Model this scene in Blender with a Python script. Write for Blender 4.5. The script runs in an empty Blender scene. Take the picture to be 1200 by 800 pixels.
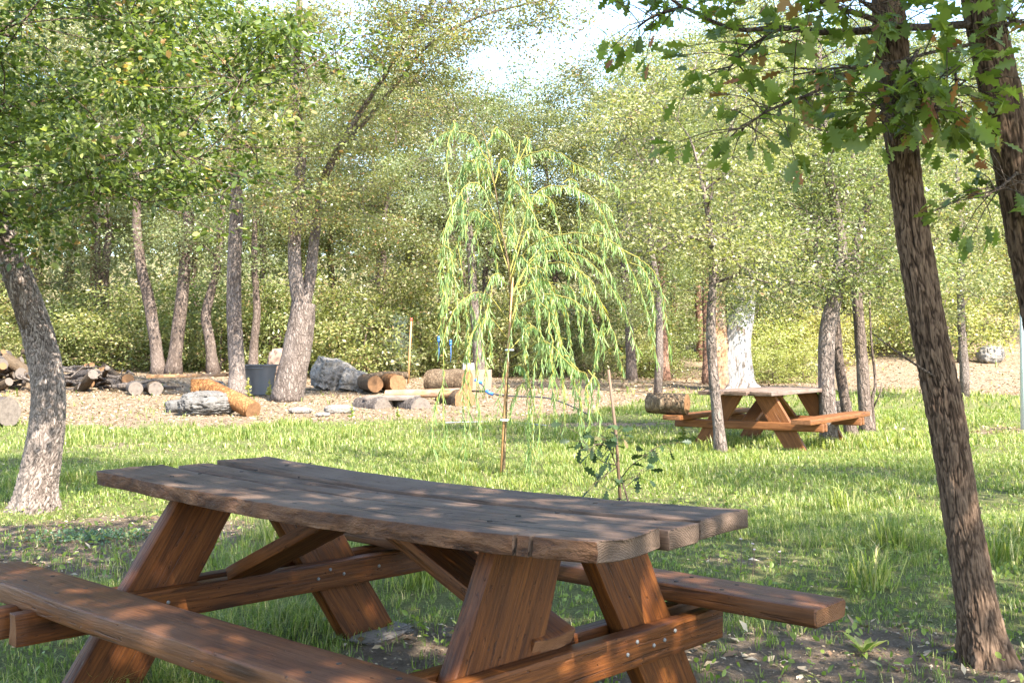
import bpy, math, random
import numpy as np
from mathutils import Vector, Matrix

# ------------------------------------------------------------------ camera, sky, sun, exposure
SC = bpy.context.scene
COL = SC.collection
F, PITCH, EYE = 1212.5, 0.015, 1.193
cam_d = bpy.data.cameras.new('camera')
cam = bpy.data.objects.new('camera', cam_d)
COL.objects.link(cam)
cam.location = (0, 0, EYE)
cam.rotation_euler = (math.pi / 2 + PITCH, 0, 0)
cam_d.sensor_width = 36.0
cam_d.lens = F / 1200 * 36.0
cam_d.clip_end = 2000
SC.camera = cam
SUN = Vector((0.42, -0.60, 0.74)).normalized()
W = bpy.data.worlds.new('World')
SC.world = W
W.use_nodes = True
nt = W.node_tree
bg = nt.nodes['Background']
sky = nt.nodes.new('ShaderNodeTexSky')
sky.sky_type = 'NISHITA'
sky.sun_disc = False
sky.sun_elevation = math.asin(SUN.z)
sky.sun_rotation = math.atan2(SUN.x, SUN.y)
sky.air_density = 1.0
sky.dust_density = 0.7
nt.links.new(sky.outputs[0], bg.inputs[0])
bg.inputs[1].default_value = 0.15
sl = bpy.data.lights.new('sun', 'SUN')
sl.energy = 4.6
sl.angle = math.radians(0.5)
sl.color = (1.0, 0.94, 0.84)
so = bpy.data.objects.new('sun', sl)
COL.objects.link(so)
so.rotation_euler = SUN.to_track_quat('Z', 'Y').to_euler()
SC.view_settings.view_transform = 'Standard'
SC.view_settings.look = 'None'
SC.view_settings.exposure = 2.52
SC.view_settings.gamma = 1.0
SC.render.engine = 'CYCLES'
SC.cycles.max_bounces = 8
SC.cycles.diffuse_bounces = 3
SC.cycles.transmission_bounces = 4
SC.cycles.transparent_max_bounces = 4

rng = np.random.default_rng(7)

# ------------------------------------------------------------------ numeric helpers
def hash3(i, j, k, s):
    h = (i.astype(np.int64) * 374761393 + j.astype(np.int64) * 668265263 + k.astype(np.int64) * 2147483647 + s * 974634777) & 0xffffffff
    h = ((h ^ (h >> 13)) * 1274126177) & 0xffffffff
    h = ((h ^ (h >> 16)) * 2246822519) & 0xffffffff
    return ((h ^ (h >> 15)) & 0xffffff) / float(0xffffff)

def vnoise(x, y, z=0.0, s=0):
    x, y, z = np.broadcast_arrays(np.asarray(x, float), np.asarray(y, float), np.asarray(z, float))
    i, j, k = np.floor(x), np.floor(y), np.floor(z)
    fx, fy, fz = x - i, y - j, z - k
    fx = fx * fx * (3 - 2 * fx); fy = fy * fy * (3 - 2 * fy); fz = fz * fz * (3 - 2 * fz)
    r = 0
    for a in (0, 1):
        for b in (0, 1):
            for c in (0, 1):
                w = (fx if a else 1 - fx) * (fy if b else 1 - fy) * (fz if c else 1 - fz)
                r = r + w * hash3(i + a, j + b, k + c, s)
    return r

def fbm(x, y, z=0.0, s=0, o=3):
    r, a, t = 0, 1, 0
    for q in range(o):
        r = r + a * vnoise(np.asarray(x) * 2 ** q, np.asarray(y) * 2 ** q, np.asarray(z) * 2 ** q, s + q * 17)
        t += a; a *= 0.5
    return r / t

def sstep(a, b, x):
    t = np.clip((np.asarray(x, float) - a) / (b - a), 0, 1)
    return t * t * (3 - 2 * t)

def worley(x, y, s=0, per=None):
    i, j = np.floor(x), np.floor(y)
    f1 = np.full(x.shape, 9.0); f2 = f1.copy(); idv = np.zeros(x.shape)
    for a in (-1, 0, 1):
        for b in (-1, 0, 1):
            ii, jj = i + a, j + b
            im = np.mod(ii, per) if per else ii
            px = ii + 0.15 + 0.7 * hash3(im, jj, jj * 0, s)
            py = jj + 0.15 + 0.7 * hash3(im, jj, jj * 0, s + 5)
            d = np.hypot(x - px, y - py)
            cid = hash3(im, jj, jj * 0, s + 9)
            idv = np.where(d < f1, cid, idv)
            f2 = np.where(d < f1, f1, np.minimum(f2, d))
            f1 = np.minimum(f1, d)
    return f1, f2, idv

def ground_z(x, y):
    x = np.asarray(x, float); y = np.asarray(y, float)
    z = 0.02 * np.maximum(0, y - 15) + 0.07 * np.maximum(0, y - 38) + 0.10 * np.maximum(0, y - 60)
    z = z + 0.12 * np.maximum(0, y - 27 - 0.15 * np.abs(x)) * sstep(8, 15, x) * sstep(0, 1, y / 30)
    z = z + sstep(6, 2, np.abs(x + 12.5)) * 0.25 * sstep(28, 34, y) * sstep(44, 38, y)
    z = z + (fbm(x * 0.35, y * 0.35, 0, 3) - 0.5) * 0.12 * sstep(4, 9, y + np.abs(x)) + (fbm(x * 2.1, y * 2.1, 0, 8) - 0.5) * 0.03
    return z

def gz(x, y):
    return float(ground_z(np.array([x]), np.array([y]))[0])

def ray(px, py):
    x = (px - 600) / F; v = (400 - py) / F
    c, s = math.cos(PITCH), math.sin(PITCH)
    return np.array([x, c - v * s, s + v * c])

def P(px, py, d):                      # point seen at a picture position, at depth d
    r = ray(px, py)
    return Vector(np.array([0, 0, EYE]) + r * (d / r[1]))

def at(px, py):                        # where that line of sight meets the ground
    r = ray(px, py)
    ts = np.linspace(2, 90, 4400)
    X = r[0] * ts; Y = r[1] * ts; Z = EYE + r[2] * ts
    hit = np.nonzero(Z < ground_z(X, Y))[0]
    t = ts[hit[0]] if len(hit) else 45.0
    return Vector((r[0] * t, r[1] * t, gz(r[0] * t, r[1] * t)))

# ------------------------------------------------------------------ object helpers
def tagit(o, label=None, cat=None, group=None, kind=None):
    if label: o['label'] = label
    if cat: o['category'] = cat
    if group: o['group'] = group
    if kind: o['kind'] = kind
    return o

def root(name, label, cat, loc=(0, 0, 0), rz=0.0, group=None):
    o = bpy.data.objects.new(name, None)
    o.empty_display_size = 0.1
    COL.objects.link(o)
    o.location = loc; o.rotation_euler = (0, 0, rz)
    return tagit(o, label, cat, group)

def link(name, me, parent=None, M=None, mat=None):
    o = bpy.data.objects.new(name, me)
    COL.objects.link(o)
    if parent is not None: o.parent = parent
    if M is not None: o.matrix_local = M
    if mat is not None and not me.materials: me.materials.append(mat)
    return o

def mesh(name, V, faces, mat=None, tint=None, smooth=False, attrs=None):
    """faces: list of arrays, each (n,k)"""
    me = bpy.data.meshes.new(name)
    V = np.asarray(V, np.float32)
    faces = [np.asarray(f, np.int32) for f in (faces if isinstance(faces, list) else [faces]) if len(f)]
    idx = np.concatenate([f.ravel() for f in faces])
    tot = np.concatenate([np.full(len(f), f.shape[1], np.int32) for f in faces])
    st = np.concatenate([[0], np.cumsum(tot)[:-1]]).astype(np.int32)
    me.vertices.add(len(V)); me.vertices.foreach_set('co', V.ravel())
    me.loops.add(len(idx)); me.loops.foreach_set('vertex_index', idx)
    me.polygons.add(len(tot)); me.polygons.foreach_set('loop_start', st)
    try: me.polygons.foreach_set('loop_total', tot)
    except Exception: pass
    if smooth: me.polygons.foreach_set('use_smooth', np.ones(len(tot), bool))
    me.update(calc_edges=True)
    me.validate()
    if tint is not None: attrs = dict(attrs or {}, tint=tint)
    for k, v in (attrs or {}).items():
        a = me.attributes.new(k, 'FLOAT', 'POINT')
        a.data.foreach_set('value', np.asarray(v, np.float32))
    if mat is not None: me.materials.append(mat)
    return me

class MB:                              # collects vertices and faces (tris and quads)
    def __init__(s): s.V = []; s.Q = []; s.T = []; s.n = 0; s.tn = []
    def add(s, V, Q=None, T=None, tint=0.0):
        V = np.asarray(V, float).reshape(-1, 3)
        s.V.append(V)
        if Q is not None and len(Q): s.Q.append(np.asarray(Q, int) + s.n)
        if T is not None and len(T): s.T.append(np.asarray(T, int) + s.n)
        s.tn.append(np.full(len(V), tint) if np.isscalar(tint) else np.asarray(tint))
        s.n += len(V)
    def tube(s, pts, rad, sides=6, cap=True, tint=0.0, wob=0.0):
        pts = np.asarray([tuple(p) for p in pts], float); n = len(pts)
        rad = np.broadcast_to(np.asarray(rad, float), (n,))
        tan = np.gradient(pts, axis=0); tan /= np.linalg.norm(tan, axis=1)[:, None] + 1e-12
        ref = np.array([1.0, 0, 0]) if abs(tan[0, 0]) < 0.8 else np.array([0, 1.0, 0])
        V = np.zeros((n, sides, 3))
        a = np.arange(sides) / sides * 2 * math.pi
        for i in range(n):
            u = ref - tan[i] * (ref @ tan[i]); u /= np.linalg.norm(u) + 1e-12
            w = np.cross(tan[i], u); ref = u
            rr = rad[i] * (1 + (wob * (rng.random(sides) - 0.5) if wob else 0))
            V[i] = pts[i] + (np.cos(a) * rr)[:, None] * u + (np.sin(a) * rr)[:, None] * w
        i, j = np.meshgrid(np.arange(n - 1), np.arange(sides), indexing='ij')
        Q = np.stack([i * sides + j, i * sides + (j + 1) % sides, (i + 1) * sides + (j + 1) % sides, (i + 1) * sides + j], -1).reshape(-1, 4)
        V = V.reshape(-1, 3); T = []
        if cap:
            V = np.vstack([V, pts[0], pts[-1]]); m = n * sides
            T = [(m, (q + 1) % sides, q) for q in range(sides)] + [(m + 1, (n - 1) * sides + q, (n - 1) * sides + (q + 1) % sides) for q in range(sides)]
        s.add(V, Q, T, tint)
    def mesh(s, name, mat=None, smooth=True):
        f = []
        if s.Q: f.append(np.concatenate(s.Q))
        if s.T: f.append(np.concatenate(s.T))
        return mesh(name, np.concatenate(s.V), f, mat, np.concatenate(s.tn), smooth)

def catmull(pts, n):
    pts = np.asarray([tuple(p) for p in pts], float)
    p = np.vstack([2 * pts[0] - pts[1], pts, 2 * pts[-1] - pts[-2]])
    m = len(pts) - 1
    t = np.linspace(0, m - 1e-9, n); i = t.astype(int); f = (t - i)[:, None]
    a, b, c, d = p[i], p[i + 1], p[i + 2], p[i + 3]
    return 0.5 * (2 * b + (c - a) * f + (2 * a - 5 * b + 4 * c - d) * f ** 2 + (3 * b - a - 3 * c + d) * f ** 3)

# ------------------------------------------------------------------ materials
class NT:
    def __init__(s, name):
        s.m = bpy.data.materials.new(name); s.m.use_nodes = True
        s.t = s.m.node_tree; s.b = s.t.nodes['Principled BSDF']; s.out = s.t.nodes['Material Output']
    def n(s, typ, **kw):
        nd = s.t.nodes.new(typ)
        for k, v in kw.items():
            if k.startswith('i_'):
                key = k[2:].replace('_', ' ')
                nd.inputs[int(key) if key.isdigit() else key].default_value = v
            else: setattr(nd, k, v)
        return nd
    def l(s, a, b): s.t.links.new(a, b)
    def coords(s, scale=(1, 1, 1), kind='Object', rnd=False):
        tc = s.n('ShaderNodeTexCoord'); mp = s.n('ShaderNodeMapping')
        mp.inputs['Scale'].default_value = scale
        s.l(tc.outputs[kind], mp.inputs[0])
        if rnd:
            oi = s.n('ShaderNodeObjectInfo'); mu = s.n('ShaderNodeMath', operation='MULTIPLY', i_1=37.0)
            cx = s.n('ShaderNodeCombineXYZ')
            s.l(oi.outputs['Random'], mu.inputs[0]); s.l(mu.outputs[0], cx.inputs[0]); s.l(mu.outputs[0], cx.inputs[1]); s.l(mu.outputs[0], cx.inputs[2])
            s.l(cx.outputs[0], mp.inputs['Location'])
        return mp.outputs[0]
    def noise(s, vec, scale, detail=4, rough=0.55, dist=0.0):
        nd = s.n('ShaderNodeTexNoise', i_Scale=scale, i_Detail=detail, i_Roughness=rough, i_Distortion=dist)
        s.l(vec, nd.inputs['Vector']); return nd.outputs[0]
    def ramp(s, fac, stops, interp='LINEAR'):
        r = s.n('ShaderNodeValToRGB'); e = r.color_ramp.elements; r.color_ramp.interpolation = interp
        while len(e) < len(stops): e.new(0.5)
        for q, (p, c) in zip(e, stops):
            q.position = p; q.color = (*c, 1) if len(c) == 3 else c
        s.l(fac, r.inputs[0]); return r.outputs[0]
    def mix(s, fac, a, b, mode='MIX'):
        m = s.n('ShaderNodeMix', data_type='RGBA', blend_type=mode)
        for sock, v in ((m.inputs[0], fac), (m.inputs[6], a), (m.inputs[7], b)):
            if hasattr(v, 'links') or hasattr(v, 'is_output'): s.l(v, sock)
            else: sock.default_value = (*v, 1) if isinstance(v, tuple) and len(v) == 3 else v
        return m.outputs[2]
    def math(s, op, a, b=0.0):
        m = s.n('ShaderNodeMath', operation=op)
        for sock, v in ((m.inputs[0], a), (m.inputs[1], b)):
            if hasattr(v, 'is_output'): s.l(v, sock)
            else: sock.default_value = v
        return m.outputs[0]
    def bump(s, h, strength=0.5, dist=0.01, prev=None):
        b = s.n('ShaderNodeBump', i_Strength=strength, i_Distance=dist)
        s.l(h, b.inputs['Height'])
        if prev is not None: s.l(prev, b.inputs['Normal'])
        return b.outputs[0]
    def attr(s, name):
        a = s.n('ShaderNodeAttribute', attribute_name=name); return a.outputs['Fac']
    def finish(s, col=None, rough=None, normal=None, spec=None):
        if col is not None: s.l(col, s.b.inputs['Base Color']) if hasattr(col, 'is_output') else setattr(s.b.inputs['Base Color'], 'default_value', (*col, 1))
        if rough is not None: s.l(rough, s.b.inputs['Roughness']) if hasattr(rough, 'is_output') else setattr(s.b.inputs['Roughness'], 'default_value', rough)
        if normal is not None: s.l(normal, s.b.inputs['Normal'])
        if spec is not None: s.b.inputs['Specular IOR Level'].default_value = spec
        return s.m

def wood(name, dark, mid, light, grey=None, rough=0.6, rings=True, greyamt=0.5, crack=0.6, spec=0.22):
    t = NT(name)
    v = t.coords((1, 1, 1), rnd=True)
    v1 = t.coords((1.8, 17, 17), rnd=True)
    n1 = t.noise(v1, 1.0, 7, 0.68, 1.1)
    v2 = t.coords((4, 130, 130), rnd=True)
    n2 = t.noise(v2, 1.0, 4, 0.7)
    big = t.noise(v, 3.2, 4, 0.6)
    c = t.ramp(n1, [(0.20, dark), (0.5, mid), (0.84, light)])
    c = t.mix(t.ramp(n2, [(0.44, (0, 0, 0)), (0.60, (0.6, 0.6, 0.6))]), c, dark)
    if grey is not None:
        c = t.mix(t.ramp(big, [(0.36, (0, 0, 0)), (0.66, (greyamt,) * 3)]), c, grey)
    # knots and stains
    vk = t.coords((1.4, 6, 6), rnd=True)
    vo = t.n('ShaderNodeTexVoronoi', i_Scale=1.0); t.l(vk, vo.inputs['Vector'])
    kn = t.ramp(vo.outputs['Distance'], [(0.05, (1, 1, 1)), (0.16, (0, 0, 0))])
    c = t.mix(t.math('MULTIPLY', kn, 0.75), c, tuple(x * 0.45 for x in dark))
    # drying cracks and pits along the grain
    n3 = t.noise(t.coords((2.4, 44, 44), rnd=True), 1.0, 3, 0.5, 0.6)
    ck = t.ramp(n3, [(0.325, (1, 1, 1)), (0.375, (0, 0, 0))])
    n4 = t.noise(t.coords((30, 75, 75), rnd=True), 1.0, 2, 0.5)
    pit = t.ramp(n4, [(0.28, (1, 1, 1)), (0.325, (0, 0, 0))])
    ckp = t.math('MULTIPLY', t.math('MAXIMUM', ck, pit), crack)
    c = t.mix(t.math('MULTIPLY', ckp, 0.85), c, tuple(x * 0.35 for x in dark))
    h = t.math('ADD', t.math('MULTIPLY', n1, 0.8), t.math('MULTIPLY', n2, 0.5))
    h = t.math('SUBTRACT', h, t.math('MULTIPLY', ckp, 1.2))
    nb = t.bump(h, 0.65, 0.006)
    return t.finish(c, t.math('ADD', t.math('MULTIPLY', n2, 0.3), rough - 0.10), nb, spec)

def live_edge():
    t = NT('raw_live_edge_wood')
    v = t.coords((1, 1, 1)); a = t.noise(t.coords((5, 22, 22)), 1.0, 6, 0.7, 0.8); b = t.noise(t.coords((16, 40, 40)), 1.0, 4, 0.7)
    c = t.ramp(a, [(0.30, (0.016, 0.007, 0.004)), (0.48, (0.070, 0.030, 0.013)), (0.70, (0.160, 0.080, 0.040))])
    c = t.mix(t.ramp(b, [(0.26, (1, 1, 1)), (0.40, (0, 0, 0))]), c, (0.008, 0.004, 0.003))
    return t.finish(c, 0.72, t.bump(t.math('ADD', a, b), 0.9, 0.012), 0.25)
M_live = live_edge()

def endgrain(name, c1, c2, ring=22.0, off=0.0):
    t = NT(name)
    v = t.coords((1, 1, 1))
    w = t.n('ShaderNodeTexWave', wave_type='RINGS', rings_direction='X', i_Scale=ring, i_Distortion=6.0, i_Detail=4.0, i_Detail_Scale=2.0)
    mo = t.n('ShaderNodeVectorMath', operation='ADD'); mo.inputs[1].default_value = (0, off * 0.7, off); t.l(v, mo.inputs[0])
    t.l(mo.outputs[0], w.inputs['Vector'])
    n = t.noise(v, 14, 5, 0.65)
    c = t.mix(w.outputs[0], c1, c2)
    c = t.mix(t.ramp(n, [(0.42, (0, 0, 0)), (0.7, (0.8, 0.8, 0.8))]), c, tuple(x * 0.6 for x in c1))
    return t.finish(c, 0.85, t.bump(t.math('ADD', w.outputs[0], n), 0.4, 0.004), 0.2)

def bark(name, dark, mid, light, sc=1.0, strength=0.9, use_h=False):
    t = NT(name)
    v = t.coords((14 * sc, 14 * sc, 3.4 * sc), rnd=not use_h)
    n = t.noise(v, 1.0, 6, 0.65, 0.6)
    vv = t.n('ShaderNodeTexVoronoi', feature='DISTANCE_TO_EDGE', i_Scale=1.0)
    v3 = t.coords((22 * sc, 22 * sc, 8 * sc), rnd=not use_h)
    mx = t.n('ShaderNodeVectorMath', operation='ADD')
    nz = t.n('ShaderNodeTexNoise', i_Scale=2.0); t.l(v3, nz.inputs['Vector'])
    t.l(v3, mx.inputs[0]); t.l(nz.outputs[1], mx.inputs[1]); t.l(mx.outputs[0], vv.inputs['Vector'])
    ed = t.ramp(vv.outputs['Distance'], [(0.0, (0, 0, 0)), (0.22, (1, 1, 1))])
    fine = t.noise(t.coords((60, 60, 30)), 1.0, 4, 0.7)
    patch = t.noise(t.coords((1.2, 1.2, 0.7), rnd=True), 1.0, 3, 0.6)
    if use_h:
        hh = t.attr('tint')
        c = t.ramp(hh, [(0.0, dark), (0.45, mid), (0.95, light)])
    else:
        c = t.ramp(n, [(0.3, dark), (0.5, mid), (0.72, light)])
        c = t.mix(t.math('MULTIPLY', t.math('SUBTRACT', 1.0, ed), 0.7), c, dark)
    c = t.mix(t.ramp(patch, [(0.45, (0, 0, 0)), (0.75, (0.5, 0.5, 0.5))]), c, light)
    c = t.mix(t.ramp(fine, [(0.4, (0, 0, 0)), (0.8, (0.55, 0.55, 0.55))]), c, dark)
    h = t.math('ADD', t.math('MULTIPLY', n, 0.7), t.math('MULTIPLY', ed, 0.6))
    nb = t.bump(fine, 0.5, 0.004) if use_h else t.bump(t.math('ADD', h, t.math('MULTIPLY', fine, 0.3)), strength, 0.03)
    return t.finish(c, 0.92, nb, 0.15)

def leafmat(name, stops, trans=0.4, rough=0.38, tcol=1.6, spec=0.5, hue=0.03):
    t = NT(name)
    oi = t.n('ShaderNodeObjectInfo')
    f = t.math('FRACT', t.math('ADD', t.attr('tint'), oi.outputs['Random']))
    c = t.ramp(f, stops)
    hs = t.n('ShaderNodeHueSaturation')
    hs.inputs['Value'].default_value = 1.0
    t.l(c, hs.inputs['Color'])
    t.l(t.math('ADD', t.math('MULTIPLY', oi.outputs['Random'], hue), 0.5 - hue / 2), hs.inputs['Hue'])
    c = hs.outputs[0]
    t.finish(c, rough, None, spec)
    tr = t.n('ShaderNodeBsdfTranslucent')
    t.l(t.mix(1.0, c, (tcol, tcol * 1.05, tcol * 0.45), 'MULTIPLY'), tr.inputs[0])
    ms = t.n('ShaderNodeMixShader', i_0=trans)
    t.l(t.b.outputs[0], ms.inputs[1]); t.l(tr.outputs[0], ms.inputs[2]); t.l(ms.outputs[0], t.out.inputs[0])
    return t.m

M = {}
M['top'] = wood('weathered_tabletop_wood', (0.026, 0.0135, 0.008), (0.086, 0.050, 0.033), (0.138, 0.084, 0.055), (0.122, 0.083, 0.060), 0.58, greyamt=0.7, crack=1.0, spec=0.2)
M['edge'] = wood('brown_stained_wood', (0.021, 0.0056, 0.0012), (0.094, 0.029, 0.0055), (0.168, 0.059, 0.0125), None, 0.5)
M['bench'] = wood('bench_stained_wood', (0.026, 0.0082, 0.0024), (0.104, 0.036, 0.0105), (0.170, 0.067, 0.0225), (0.125, 0.063, 0.036), 0.46, greyamt=0.5)
M['far'] = wood('orange_stained_wood', (0.075, 0.026, 0.008), (0.160, 0.062, 0.020), (0.225, 0.098, 0.036), None, 0.5)
M['fartop'] = wood('grey_weathered_boards', (0.06, 0.038, 0.028), (0.15, 0.098, 0.072), (0.23, 0.165, 0.13), (0.19, 0.155, 0.135), 0.6)
M['plank'] = wood('bare_plank_wood', (0.14, 0.065, 0.025), (0.29, 0.155, 0.068), (0.38, 0.23, 0.12), (0.28, 0.22, 0.18), 0.7)
M['greyplank'] = wood('grey_plank_wood', (0.08, 0.06, 0.05), (0.20, 0.16, 0.13), (0.32, 0.27, 0.23), None, 0.8)
M['cut'] = endgrain('cut_log_end', (0.165, 0.082, 0.036), (0.225, 0.125, 0.062))
M['greycut'] = endgrain('weathered_log_end', (0.105, 0.085, 0.07), (0.17, 0.14, 0.115))
M['endwood'] = endgrain('board_end_grain', (0.13, 0.055, 0.022), (0.17, 0.078, 0.034), 46.0, 0.09)
M['topend'] = endgrain('weathered_board_end', (0.075, 0.048, 0.033), (0.115, 0.078, 0.055), 50.0, 0.11)
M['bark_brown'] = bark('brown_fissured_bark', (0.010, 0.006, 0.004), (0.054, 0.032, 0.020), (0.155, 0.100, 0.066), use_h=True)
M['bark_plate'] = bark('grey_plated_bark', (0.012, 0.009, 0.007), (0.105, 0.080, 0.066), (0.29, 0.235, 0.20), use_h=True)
M['bark_grey'] = bark('grey_oak_bark', (0.06, 0.044, 0.035), (0.175, 0.138, 0.115), (0.28, 0.23, 0.20), 0.8)
M['bark_dark'] = bark('dark_oak_bark', (0.045, 0.032, 0.025), (0.13, 0.095, 0.075), (0.23, 0.18, 0.15), 0.8)
M['bark_red'] = bark('reddish_pine_bark', (0.09, 0.045, 0.03), (0.22, 0.12, 0.08), (0.33, 0.20, 0.14), 0.7)
M['log_bark'] = bark('dry_log_bark', (0.055, 0.034, 0.020), (0.150, 0.102, 0.062), (0.24, 0.180, 0.118), 0.8)
M['log_grey'] = bark('grey_log_bark', (0.045, 0.034, 0.028), (0.13, 0.105, 0.088), (0.21, 0.18, 0.155), 0.8)
M['log_orange'] = bark('peeled_orange_log', (0.085, 0.034, 0.012), (0.24, 0.105, 0.036), (0.36, 0.185, 0.075), 0.6)
M['white_wood'] = wood('bleached_dead_wood', (0.34, 0.30, 0.27), (0.66, 0.63, 0.60), (0.80, 0.78, 0.76), None, 0.8)
def dead_wood():
    t = NT('stained_bleached_wood')
    a = t.noise(t.coords((2.2, 2.2, 0.8)), 1.0, 6, 0.7, 1.2); b = t.noise(t.coords((14, 14, 3)), 1.0, 5, 0.65)
    c = t.ramp(b, [(0.3, (0.17, 0.15, 0.135)), (0.6, (0.37, 0.35, 0.33))])
    c = t.mix(t.ramp(a, [(0.52, (0, 0, 0)), (0.60, (0.9, 0.9, 0.9))]), c, (0.10, 0.07, 0.05))
    c = t.mix(t.ramp(a, [(0.28, (0.7, 0.7, 0.7)), (0.38, (0, 0, 0))]), c, (0.46, 0.26, 0.13))
    return t.finish(c, 0.85, t.bump(t.math('ADD', a, b), 0.8, 0.05), 0.2)
M['white_wood'] = dead_wood()
M['split_wood'] = wood('split_orange_wood', (0.15, 0.065, 0.026), (0.30, 0.155, 0.072), (0.38, 0.25, 0.15), (0.30, 0.25, 0.21), 0.75)
M['oak_leaf'] = leafmat('oak_leaf_green', [(0.0, (0.046, 0.072, 0.016)), (0.4, (0.096, 0.128, 0.027)), (0.75, (0.172, 0.200, 0.050)), (0.96, (0.28, 0.29, 0.10)), (0.99, (0.26, 0.15, 0.06))], 0.42, 0.34, 1.5, 0.5, 0.02)
M['over_leaf'] = leafmat('overhead_leaf_green', [(0.0, (0.066, 0.104, 0.020)), (0.5, (0.116, 0.166, 0.032)), (0.90, (0.185, 0.220, 0.048)), (0.93, (0.20, 0.09, 0.04)), (1.0, (0.27, 0.135, 0.065))], 0.50, 0.5)
M['pale_leaf'] = leafmat('pale_grove_leaf', [(0.0, (0.085, 0.108, 0.042)), (0.45, (0.162, 0.178, 0.064)), (0.8, (0.255, 0.260, 0.112)), (0.96, (0.32, 0.31, 0.16)), (1.0, (0.34, 0.22, 0.12))], 0.38, 0.40, 1.5, 0.5, 0.03)
M['wood_leaf'] = leafmat('woodland_leaf', [(0.0, (0.080, 0.095, 0.042)), (0.45, (0.150, 0.168, 0.075)), (0.8, (0.225, 0.235, 0.118)), (0.96, (0.30, 0.28, 0.17)), (1.0, (0.30, 0.19, 0.11))], 0.36, 0.36, 1.5, 0.5, 0.025)
M['autumn_leaf'] = leafmat('turning_oak_leaf', [(0.0, (0.090, 0.108, 0.042)), (0.5, (0.155, 0.172, 0.064)), (0.86, (0.225, 0.225, 0.095)), (0.95, (0.26, 0.19, 0.10)), (1.0, (0.25, 0.11, 0.05))], 0.42, 0.36, 1.5, 0.5, 0.02)
M['blue_leaf'] = leafmat('blue_green_needle', [(0.0, (0.10, 0.14, 0.10)), (1.0, (0.19, 0.24, 0.17))], 0.2, 0.5)
M['willow_leaf'] = leafmat('willow_leaf', [(0.0, (0.13, 0.21, 0.075)), (0.5, (0.23, 0.32, 0.12)), (0.92, (0.36, 0.44, 0.20)), (1.0, (0.50, 0.40, 0.06))], 0.42, 0.34, 1.5, 0.5, 0.02)
M['bush_leaf'] = leafmat('undergrowth_leaf', [(0.0, (0.095, 0.115, 0.036)), (0.45, (0.175, 0.195, 0.062)), (0.82, (0.26, 0.265, 0.10)), (0.96, (0.34, 0.29, 0.15)), (1.0, (0.30, 0.18, 0.09))], 0.38, 0.42)
M['yellow_bush'] = leafmat('yellow_bush_leaf', [(0.0, (0.19, 0.21, 0.06)), (0.6, (0.31, 0.31, 0.11)), (1.0, (0.42, 0.36, 0.17))], 0.4, 0.5)
M['grass'] = leafmat('grass_blade', [(0.0, (0.095, 0.140, 0.030)), (0.35, (0.165, 0.215, 0.045)), (0.75, (0.255, 0.292, 0.075)), (0.92, (0.35, 0.335, 0.13)), (1.0, (0.46, 0.38, 0.21))], 0.46, 0.42, 1.45, 0.4, 0.0)
M['mat_plant'] = leafmat('ground_cover_leaf', [(0.0, (0.05, 0.095, 0.045)), (1.0, (0.10, 0.155, 0.075))], 0.25, 0.5)
M['litter'] = leafmat('dry_leaf_litter', [(0.0, (0.085, 0.045, 0.025)), (0.4, (0.22, 0.140, 0.080)), (0.75, (0.37, 0.270, 0.165)), (1.0, (0.50, 0.40, 0.28))], 0.15, 0.7, 1.2, 0.2, 0.0)
M['twig'] = bark('twig_bark', (0.06, 0.04, 0.03), (0.14, 0.10, 0.075), (0.22, 0.17, 0.13), 2)
M['willow_stem'] = bark('yellow_green_stem', (0.14, 0.13, 0.03), (0.28, 0.25, 0.06), (0.38, 0.32, 0.09), 2, 0.3)
M['willow_bark'] = bark('young_willow_bark', (0.07, 0.05, 0.028), (0.16, 0.11, 0.06), (0.24, 0.18, 0.10), 2, 0.3)

def simple(name, col, rough=0.5, metal=0.0, var=0.15, sc=8):
    t = NT(name)
    n = t.noise(t.coords((1, 1, 1)), sc, 5, 0.6)
    c = t.mix(n, tuple(x * (1 - var) for x in col), tuple(min(1, x * (1 + var)) for x in col))
    t.b.inputs['Metallic'].default_value = metal
    return t.finish(c, rough, t.bump(n, 0.15, 0.004))
M['stake'] = simple('bamboo_stake', (0.36, 0.19, 0.075), 0.6, 0, 0.35, 20)
M['stake_brown'] = simple('brown_stake', (0.11, 0.065, 0.036), 0.7, 0, 0.35, 20)
M['red'] = simple('red_tip_paint', (0.55, 0.06, 0.04), 0.5)
M['tub'] = simple('grey_blue_plastic', (0.085, 0.092, 0.102), 0.42, 0, 0.15)
M['soil_tub'] = simple('dark_soil', (0.10, 0.07, 0.05), 0.9)
M['steel'] = simple('bolt_steel', (0.45, 0.44, 0.42), 0.4, 0.9)
M['bolt'] = simple('dull_zinc_bolt', (0.14, 0.135, 0.13), 0.55)
M['hole'] = simple('dark_screw_recess', (0.012, 0.008, 0.006), 0.9)
M['pole'] = simple('galvanised_pole', (0.50, 0.56, 0.56), 0.45, 0.2, 0.06)
M['hose'] = simple('black_hose_rubber', (0.03, 0.03, 0.035), 0.5)
M['pale_hose'] = simple('pale_grey_hose', (0.20, 0.21, 0.22), 0.5)
M['blue'] = simple('blue_plastic', (0.03, 0.11, 0.36), 0.35)
M['tie'] = simple('white_tie', (0.75, 0.76, 0.78), 0.6)
M['petal'] = simple('pale_petal', (0.42, 0.34, 0.38), 0.6)
M['yellow'] = simple('yellow_petal', (0.75, 0.62, 0.05), 0.6)
M['pink_block'] = simple('pale_pink_block', (0.22, 0.145, 0.105), 0.9, 0, 0.25, 10)
M['white_block'] = simple('white_block', (0.40, 0.38, 0.36), 0.8)

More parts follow.
